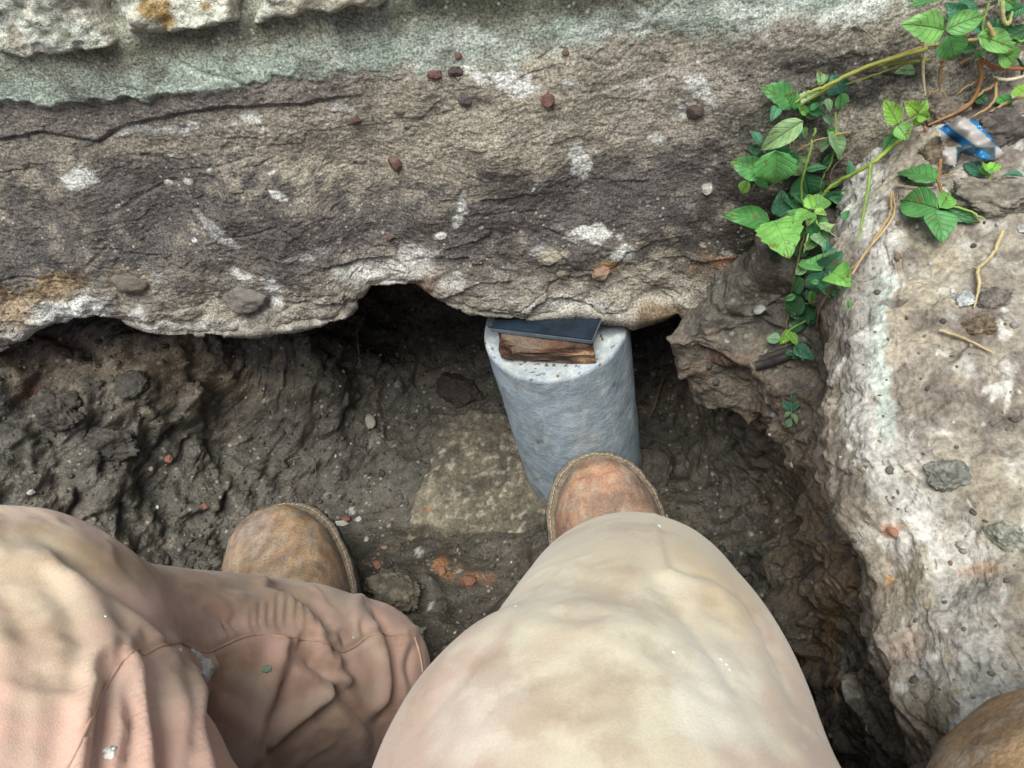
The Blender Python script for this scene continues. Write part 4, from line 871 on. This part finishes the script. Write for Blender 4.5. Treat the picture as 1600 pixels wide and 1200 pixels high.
    Vv=np.vstack(Vs)@Mx[:3,:3].T+Mx[:3,3]
    if wm=='welt': o=make_mesh('welt_stitching',Vv,np.vstack(Fs),None,M['thread']); o.parent=root
    if shaft:
        V=[];n2=40; c=np.array([0,-Lb*.74,0])
        for z,rx,ry,dy in ((.03,.034,.06,0),(.06,.036,.058,.0),(.08,.036,.052,.0),(.10,.034,.048,-.004),(.115,.033,.046,-.006)):
            for j in range(n2): a=2*PI*j/n2; V.append((rx*math.cos(a),c[1]+dy+ry*math.sin(a),z))
        V=np.array(V); A=np.arange(len(V)).reshape(5,n2); A2=np.roll(A,-1,1); Fq=np.stack([A[:-1],A2[:-1],A2[1:],A[1:]],-1).reshape(-1,4); Q=V@Mx[:3,:3].T+Mx[:3,3]
        pt=Paint(Q,pal[0]); pt.mix(sst(-.1,.3,fbm(Q,22,4,seed+4))*.8,pal[1]); o=make_mesh('shaft',Q,Fq,pt.c,M['leather']); o.parent=root
    return root
def flatten_boot(root,par,lab=None):
    """boot is a part of the person: upper carries the other pieces"""
    kids=list(root.children); up=[k for k in kids if k.name.startswith('upper')][0]
    for k in kids:
        if k is not up: k.parent=up
    up.parent=None; bpy.data.objects.remove(root); up.name='boot'; up.data.name='boot'
    if lab: up['label']=lab
    if par is not None: adopt(up,par)
    return up
palR=[(176,134,108),(158,128,108),(184,142,108),(148,126,110)]; palL=[(182,150,118),(160,136,122),(198,164,120),(168,146,128)]
tR=at_z(924,715,.172); bR=boot(tR,rad(1),rad(15),.117,.29,'',palR,3); flatten_boot(bR,person,'brown leather boot with its toe against the concrete cylinder')
tL=at_z(417,800,.13); bL=boot(tL,rad(17),rad(4),.130,.29,'',palL,8); flatten_boot(bL,person,'tan and grey scuffed boot on the left with a dusty welt')
# third boot toe, bottom right corner, standing on the block
tB=at_z(1425,1425,.55)
bB=boot((tB[0],tB[1],.55),rad(88),rad(0),.115,.28,'',[(176,146,108),(158,124,84),(168,136,98),(134,120,102)],31,True,1.2,'tanwelt')
ub=flatten_boot(bB,None); ub.name='work_boot'; tag(ub,'scuffed tan leather boot, only its rounded toe showing in the bottom right corner','boot')

# ================================================================ plants
GR={'l':(124,184,98),'m':(92,158,92),'d':(66,122,82),'t':(84,144,114),'p':(160,194,140),'y':(150,204,92),'g':(136,172,130)}
def leaf_geo(b,t,wr,tone,lift=.0,fold=.35,curl=.25,serr=0,nz=None,seed=0):
    b=np.array(b);t=np.array(t); t=b+(t-b)*1.02; wr=wr*1.2; L=np.linalg.norm(t-b)+1e-6; y=(t-b)/L
    view=CAM-(b+t)/2; view/=np.linalg.norm(view); r=np.random.default_rng(seed); nz=view*.7+np.array([0,-.1,.6])+r.normal(size=3)*.34 if nz is None else nz
    nz=nz-y*np.dot(nz,y); nz/=np.linalg.norm(nz); x=np.cross(y,nz); nl,nw=13,9; V=[];UV=[]
    for i in range(nl):
        s=i/(nl-1); w_=wr*L*.5*(math.sin(PI*min(1,s**.72))**.85 if 0<s<1 else 0); w_*=1+serr*.12*(1 if i%2 else -1)
        for j in range(nw):
            q=(j/(nw-1)-.5)*2; h=abs(q)*w_*fold-curl*L*(s-.35)**2+.03*L*math.sin(9*s+3*abs(q))*abs(q)+.02*L*math.sin(5*q+seed)
            V.append(b+y*(s*L)+x*q*w_*math.cos(fold*.7)+nz*h); UV.append((q*.5+.5,s))
    c=lin(GR[tone]); c=c*r.uniform(.82,1.18)*np.array([r.uniform(.9,1.12),1,r.uniform(.85,1.1)])
    return np.array(V),grid_faces(nw,nl),np.tile(c,(nl*nw,1)),np.array(UV)
def plant(root_name,label,cat,leaves,stems,group=None,base=None,lift=(.006,.02)):
    p0,_=hit(*(base or (leaves[0][0],leaves[0][1]))); root=thing(root_name,label,cat,tuple(p0),group); Vs=[];Fs=[];Cs=[];Us=[];k=0
    for i,(bx,by,tx,ty,wr,tone,*ex) in enumerate(leaves):
        of=ex[0] if ex else random.uniform(*lift); pb,_=hit(bx,by); pt_,_=hit(tx,ty)
        db=np.linalg.norm(np.array(pb)-CAM)-of; dt=np.linalg.norm(np.array(pt_)-CAM)-of
        dt=db+np.clip(dt-db,-.02,.02); rb=ray(bx,by); rt=ray(tx,ty); B_=CAM+rb/np.linalg.norm(rb)*db; T_=CAM+rt/np.linalg.norm(rt)*dt
        v,f,c,u=leaf_geo(B_,T_,wr,tone,serr=(i%3==0)*.6,seed=i*7+int(bx),curl=random.uniform(.1,.4),fold=random.uniform(.2,.5)); Vs.append(v);Fs.append(f+k);Cs.append(c);Us.append(u);k+=len(v)
    if root_name=='creeping_vine' and label.startswith('green'):
        R2=random.Random(5)
        for (x0,x1,y0,y1,m,tn,sz) in ((1205,1320,150,330,34,'mdtmgl',24),(1235,1330,335,470,34,'mdtmlg',22),(1225,1275,470,560,14,'dtdg',17),(1240,1300,130,170,6,'mgl',20)):
            for i in range(m):
                a=R2.uniform(0,2*PI); cx=R2.gauss((x0+x1)/2,(x1-x0)*.26); cy=R2.uniform(y0,y1); L=sz*R2.uniform(.6,1.25); of=R2.uniform(.003,.02); pb,_=hit(cx,cy); db=np.linalg.norm(np.array(pb)-CAM)-of; rb=ray(cx,cy); rt=ray(cx+L*math.cos(a),cy+L*math.sin(a)); B_=CAM+rb/np.linalg.norm(rb)*db; T_=CAM+rt/np.linalg.norm(rt)*(db+R2.uniform(-.008,.01))
                v,f,c,u=leaf_geo(B_,T_,R2.uniform(.42,.62),R2.choice(tn),seed=900+i+int(cx),curl=R2.uniform(.1,.6),fold=R2.uniform(.2,.7)); Vs.append(v);Fs.append(f+k);Cs.append(c);Us.append(u);k+=len(v)
    if Vs:
        o=make_mesh('foliage',np.vstack(Vs),np.vstack(Fs),np.vstack(Cs),M['leaf'],uv=np.vstack(Us)); adopt(o,root)
    Vs=[];Fs=[];Cs=[];k=0
    for st in stems:
        pl,r,c=st[:3]; of=st[3] if len(st)>3 else .008; pts=[]; ds=[]
        sp=smooth_pl(pl,8)
        for q in sp: ds.append(np.linalg.norm(np.array(hit(*q)[0])-CAM)-of)
        ds=np.array(ds); kk=np.ones(7)/7; ds=np.minimum(np.convolve(np.pad(ds,3,'edge'),kk,'valid'),ds+.002)
        jt=np.array([[random.gauss(0,.9),random.gauss(0,.9)] for _ in sp]); sp=sp+np.where(np.arange(len(sp))[:,None]%3==0,jt,0)
        for q,d in zip(sp,ds): rr=ray(*q); pts.append(CAM+rr/np.linalg.norm(rr)*d)
        m=len(pts); rs=np.interp(np.arange(m),[0,m*.7,m-1],[r,r*.85,r*.4]); v,f=ribbon_tube('s',pts,rs,None,7); Vs.append(v);Fs.append(f+k);k+=len(v);Cs.append(np.tile(lin(c)*random.uniform(.9,1.1),(len(v),1)))
    if Vs:
        o=make_mesh('stem',np.vstack(Vs),np.vstack(Fs),np.vstack(Cs),M['stem']); adopt(o,root)
    return root
OL=(150,150,74); TN=(168,142,100); GN=(134,160,84); BR=(150,112,74)
plant('creeping_vine','green creeping vine hanging down the corner between footing and mortar block','vine',[
 (1241,162,1194,134,.55,'m'),(1237,169,1246,142,.6,'m'),(1255,189,1187,234,.42,'p',.03),(1314,146,1301,117,.85,'t'),(1314,146,1312,173,.75,'m'),(1256,162,1238,176,.5,'d'),(1244,159,1281,142,.4,'p'),(1262,165,1290,178,.5,'d'),
 (1191,272,1142,252,.6,'m',.03),(1212,236,1210,292,.85,'m',.035),(1206,225,1236,250,.5,'d'),(1237,247,1254,274,.7,'g'),(1259,265,1294,259,.4,'d'),(1256,272,1266,314,.8,'d',.004),(1169,283,1158,304,.7,'y'),(1178,281,1203,293,.6,'m'),
 (1217,339,1223,297,.6,'t'),(1203,345,1133,334,.40,'m',.03),(1208,344,1233,398,.85,'l',.05),(1269,326,1262,302,.6,'y',.03),(1269,326,1298,310,.7,'l',.03),(1266,330,1240,345,.6,'l',.03),(1272,330,1292,335,.6,'y',.03),(1270,332,1262,352,.5,'l',.03),
 (1281,347,1331,381,.33,'p',.025),(1281,359,1302,386,.7,'g',.015),(1285,422,1251,407,.75,'m',.02),(1288,420,1313,396,.8,'t',.02),(1300,425,1326,442,.75,'l',.02),(1288,424,1276,467,.6,'t',.015),(1256,436,1238,457,.7,'d'),(1249,460,1238,496,.6,'d'),(1274,485,1248,498,.7,'d'),(1240,476,1258,504,.6,'d'),
 (1296,205,1316,250,.5,'g',.01),(1300,240,1284,262,.6,'d'),(1245,240,1225,262,.7,'d'),(1232,300,1252,330,.7,'d',.004),(1262,385,1240,400,.7,'d',.004),(1268,400,1262,430,.7,'d',.004),(1284,440,1300,462,.6,'d',.004),(1254,500,1240,520,.7,'d'),
 (1219,531,1197,528,.8,'g'),(1236,516,1219,538,.5,'y'),(1232,520,1246,538,.5,'y'),(1241,540,1270,560,.5,'t'),(1248,538,1256,562,.5,'t'),(1296,300,1318,318,.5,'d',.004)],
 [([(1450,76),(1400,90),(1350,106),(1300,130),(1265,145),(1243,160)],.0016,OL,.02),([(1450,94),(1390,99),(1330,114),(1290,140),(1250,165)],.0014,OL,.015),([(1540,60),(1490,66),(1440,74),(1390,92),(1330,118)],.0013,TN,.018),([(1440,92),(1380,112),(1320,132)],.0009,OL,.012),
  ([(1275,200),(1262,250),(1252,290),(1255,318),(1262,332)],.0011,GN,.02),([(1420,207),(1385,236),(1355,260),(1300,290),(1286,306),(1272,330)],.0017,(140,160,72),.018),([(1360,257),(1357,290),(1350,330),(1340,378)],.0013,GN,.02),
  ([(1393,300),(1390,335),(1372,365),(1350,400),(1330,420)],.0009,TN),([(1305,175),(1306,210),(1300,250),(1285,280),(1282,310)],.0008,GN),([(1270,340),(1256,370),(1247,410),(1240,440),(1234,480),(1226,528)],.0011,(110,104,70)),
  ([(1308,436),(1286,474),(1278,500),(1280,526)],.0013,(140,120,96)),([(1270,335),(1262,370),(1256,395)],.0009,GN,.02),([(1272,335),(1282,370),(1290,410)],.0009,GN,.02),([(1225,195),(1240,220),(1232,240)],.0007,TN),([(1250,190),(1234,225),(1245,245)],.0007,TN),([(1182,220),(1178,245)],.0008,GN),
  ([(1330,205),(1280,218),(1245,235)],.0007,TN),([(1340,225),(1300,265),(1300,290)],.0007,(130,110,96)),([(1280,470),(1262,475),(1250,470)],.0007,TN),([(1262,500),(1235,515),(1225,530)],.001,GN),([(1332,428),(1352,395),(1395,340),(1396,300)],.0008,(176,150,116))],base=(1450,80))
plant('creeping_vine','bright lime-green shoot tip of a vine on the chalky rim of the block','vine',[
 (1403,194,1383,156,.5,'y',.03),(1402,196,1419,218,.8,'l',.03),(1434,177,1416,159,.7,'y',.03),(1436,176,1449,156,.7,'y',.03),(1434,178,1453,185,.7,'y',.03),(1397,212,1381,236,.6,'m'),(1403,196,1396,222,.5,'l'),(1428,186,1440,196,.6,'y')],
 [([(1420,207),(1408,198),(1403,190)],.0014,GN,.025),([(1405,196),(1425,186),(1436,176)],.001,GN,.028)],base=(1420,205))
plant('seedling','dark green four-leaved seedling growing on the top of the mortar block','seedling',[
 (1463,282,1403,262,.52,'m',.012),(1464,326,1402,310,.58,'m',.02),(1462,328,1476,374,.75,'m',.018),(1468,326,1530,345,.34,'d',.008),(1470,324,1487,298,.45,'l',.02),(1464,322,1478,312,.5,'l',.02)],
 [([(1470,250),(1466,280),(1472,305),(1468,328)],.0012,BR,.012),([(1470,275),(1500,268)],.0006,TN),([(1400,290),(1440,294),(1470,292)],.0007,(150,130,110),.005),([(1487,322),(1515,330),(1540,343)],.0008,GN,.01)],base=(1470,310))
plant('seedling','small bright green sprout just under the blue plastic scrap','seedling',[
 (1540,274,1506,252,.5,'t',.008),(1546,270,1536,252,.4,'y',.02),(1547,269,1560,250,.45,'y',.02),(1545,271,1552,262,.5,'l',.02),(1600,276,1566,272,.55,'t',.01),(1545,272,1530,262,.45,'l',.015)],[([(1546,282),(1546,268)],.001,GN,.01)],base=(1546,280))
plant('seedling','tiny grey-green seedling in the shade of the bank below the vine','seedling',[
 (1236,640,1222,626,.5,'t'),(1236,640,1250,628,.5,'t'),(1236,645,1224,652,.5,'g'),(1237,646,1246,662,.4,'g'),(1236,655,1228,668,.5,'g'),(1236,625,1245,618,.5,'t')],[([(1236,618),(1237,640),(1236,672)],.0008,(120,130,110),.006)],base=(1236,640))
plant('leafy_weed','leafy green weed with tangled pale roots in the top right corner','weed',[
 (1476,47,1418,37,.58,'l',.05),(1478,47,1542,20,.5,'l',.05),(1482,55,1491,96,.85,'m',.03),(1470,-6,1424,6,.5,'m',.03),(1528,56,1592,76,.42,'l',.03),(1562,78,1586,102,.7,'l',.025),(1528,10,1478,24,.55,'t',.012),(1506,30,1480,6,.6,'t',.012),(1556,28,1548,56,.6,'t',.01),
 (1610,44,1560,66,.45,'d',.012),(1604,147,1586,134,.9,'y',.03),(1540,80,1520,92,.5,'m'),(1600,10,1570,26,.6,'d',.01),(1560,-5,1590,12,.6,'m',.01),(1590,90,1600,120,.6,'d',.01),(1500,0,1520,30,.6,'d',.006),(1580,50,1556,40,.5,'d',.008),(1540,160,1520,146,.6,'d',.006),(1560,150,1580,165,.6,'m',.006),(1585,60,1612,80,.6,'m',.02),(1500,80,1528,72,.5,'d',.006),(1600,25,1625,5,.6,'m',.02),(1430,110,1400,112,.5,'g',.006),(1520,40,1545,48,.5,'t',.01)],
 [([(1446,50),(1444,88),(1442,110),(1446,150)],.0013,(186,176,140),.02),([(1476,86),(1470,108),(1468,142)],.0014,BR,.015),([(1530,95),(1532,125),(1512,165),(1450,196)],.0018,BR,.014),([(1605,107),(1560,106),(1538,96),(1530,86)],.0014,(168,106,72),.016),([(1557,116),(1552,160),(1520,182)],.0012,TN,.012),
  ([(1602,150),(1570,162),(1530,190)],.0012,TN,.01),([(1566,0),(1568,30),(1576,37),(1582,18)],.0016,(176,172,118),.03),([(1552,56),(1543,34)],.0016,TN,.03),([(1510,170),(1495,175),(1480,186)],.001,TN),([(1557,130),(1530,148),(1500,172),(1480,182)],.0012,TN,.014),([(1535,70),(1580,68),(1610,60)],.0012,GN,.02),
  ([(1500,100),(1515,92),(1535,88)],.001,BR),([(1540,120),(1510,135),(1492,150)],.0009,TN),([(1600,120),(1570,125),(1552,118)],.0014,(196,184,160),.016),([(1450,145),(1470,142),(1478,150)],.0008,TN),([(1545,5),(1535,40),(1540,70)],.001,GN,.012)],base=(1530,100))
def stick(name,label,cat,stems,base):
    r=plant(name,label,cat,[],stems,base=base); k=list(r.children)[0]; mw=k.matrix_world.copy(); k.parent=None; p=r.location.copy(); bpy.data.objects.remove(r); k.matrix_parent_inverse=Matrix.Identity(4); k.name=name; base_at(k,p); return tag(k,label,cat)
stick('straw','pale forked straw lying on top of the mortar block','straw',[([(1568,360),(1550,398),(1529,421),(1530,445),(1522,482)],.0013,(190,176,134),.006),([(1529,421),(1520,416)],.0009,(190,176,134),.006)],(1530,430))
stick('straw','short thin straw lying below the ochre clod on the block','straw',[([(1468,515),(1510,530),(1552,552)],.0009,(180,162,124),.004)],(1510,530))
stick('root','thin pale root dangling beside the cylinder right edge','root',[([(1036,592),(1030,610),(1024,632),(1016,650)],.0016,(140,128,110),.03)],(1030,610))
stick('root','thin pale root hanging in the dark cavity left of the cylinder','root',[([(558,515),(560,545),(562,560),(560,572)],.0012,(110,104,92),.06),([(575,555),(582,580),(584,592)],.0007,(90,84,76),.05)],(560,545))
stick('root','fine hair-like root crossing the footing beside the vine','root',[([(1338,36),(1360,56),(1390,84)],.0006,(150,140,130),.006)],(1360,56))
stick('root','curved pale rootlet half buried behind the left boot','root',[([(450,719),(475,713),(492,722),(492,752)],.0007,(120,112,98),.003)],(480,715))
stick('burnt_stick','charred black stick on the bank beneath the end of the vine','stick',[([(1180,572),(1215,562),(1245,550),(1266,540)],.0045,(54,52,52),.004),([(1190,562),(1225,548),(1262,536)],.0035,(66,62,60),.004)],(1220,560))
# blue plastic scrap
def scrap():
    pl=[(1470,205),(1500,186),(1525,192),(1545,215),(1567,242),(1540,248),(1505,238),(1497,256),(1474,250),(1480,228)]
    n=46; p0,_=hit(1515,222,.018); d0=np.linalg.norm(np.array(p0)-CAM); xs=np.linspace(1462,1572,n); ys=np.linspace(180,262,n); V=[];C_=[];A_=[]; 
    X,Y=np.meshgrid(xs,ys); x,y=X.ravel(),Y.ravel(); ins=np.zeros(len(x),bool); q=pl+[pl[0]]
    for (xa,ya),(xb,yb) in zip(q[:-1],q[1:]): ins^=((ya>y)!=(yb>y))&(x<(xb-xa)*(y-ya)/(yb-ya+1e-12)+xa)
    P=[]
    for a,b in zip(x,y):
        u=(a-1515)/50; v=(b-220)/35; h=.010*math.sin(3.1*u+2.2*v)+.006*math.sin(6*u-3*v+1)+.004*math.sin(9*v+4*u)
        r=ray(a,b); P.append(CAM+r/np.linalg.norm(r)*(d0-.006-h))
    cc=np.array(P).mean(0); P=[cc+(p-cc)*1.18 for p in P]
    P=np.array(P); c=np.tile(lin((206,200,196)),(len(P),1)); s=x+.0*y
    blue=((y-(.75*(x-1480)+196)>-2)&(y-(.75*(x-1480)+196)<13))|((y-(.9*(x-1520)+190)<9)&(y-(.9*(x-1520)+190)>-8)&(x>1515)); c[blue]=lin((38,120,176))
    dk=((y>228)&(x>1498)&(x<1550)&~blue); c[dk]=lin((56,84,96)); al=np.where(blue|dk,.97,.62)
    Fq=grid_faces(n,n); k=ins[Fq].all(1); Fq=Fq[k]; use=np.unique(Fq); mp=-np.ones(len(P),int); mp[use]=np.arange(len(use))
    o=make_mesh('plastic_scrap',P[use],mp[Fq],c[use],M['film'],attrs={'alpha':al[use]}); base_at(o,p0); md=o.modifiers.new('t','SOLIDIFY'); md.thickness=.0003
    tag(o,'crumpled clear plastic wrapper scrap with blue print on the block','plastic scrap')
scrap()
print('VERTS',sum(len(o.data.vertices) for o in bpy.data.objects if o.type=='MESH'))
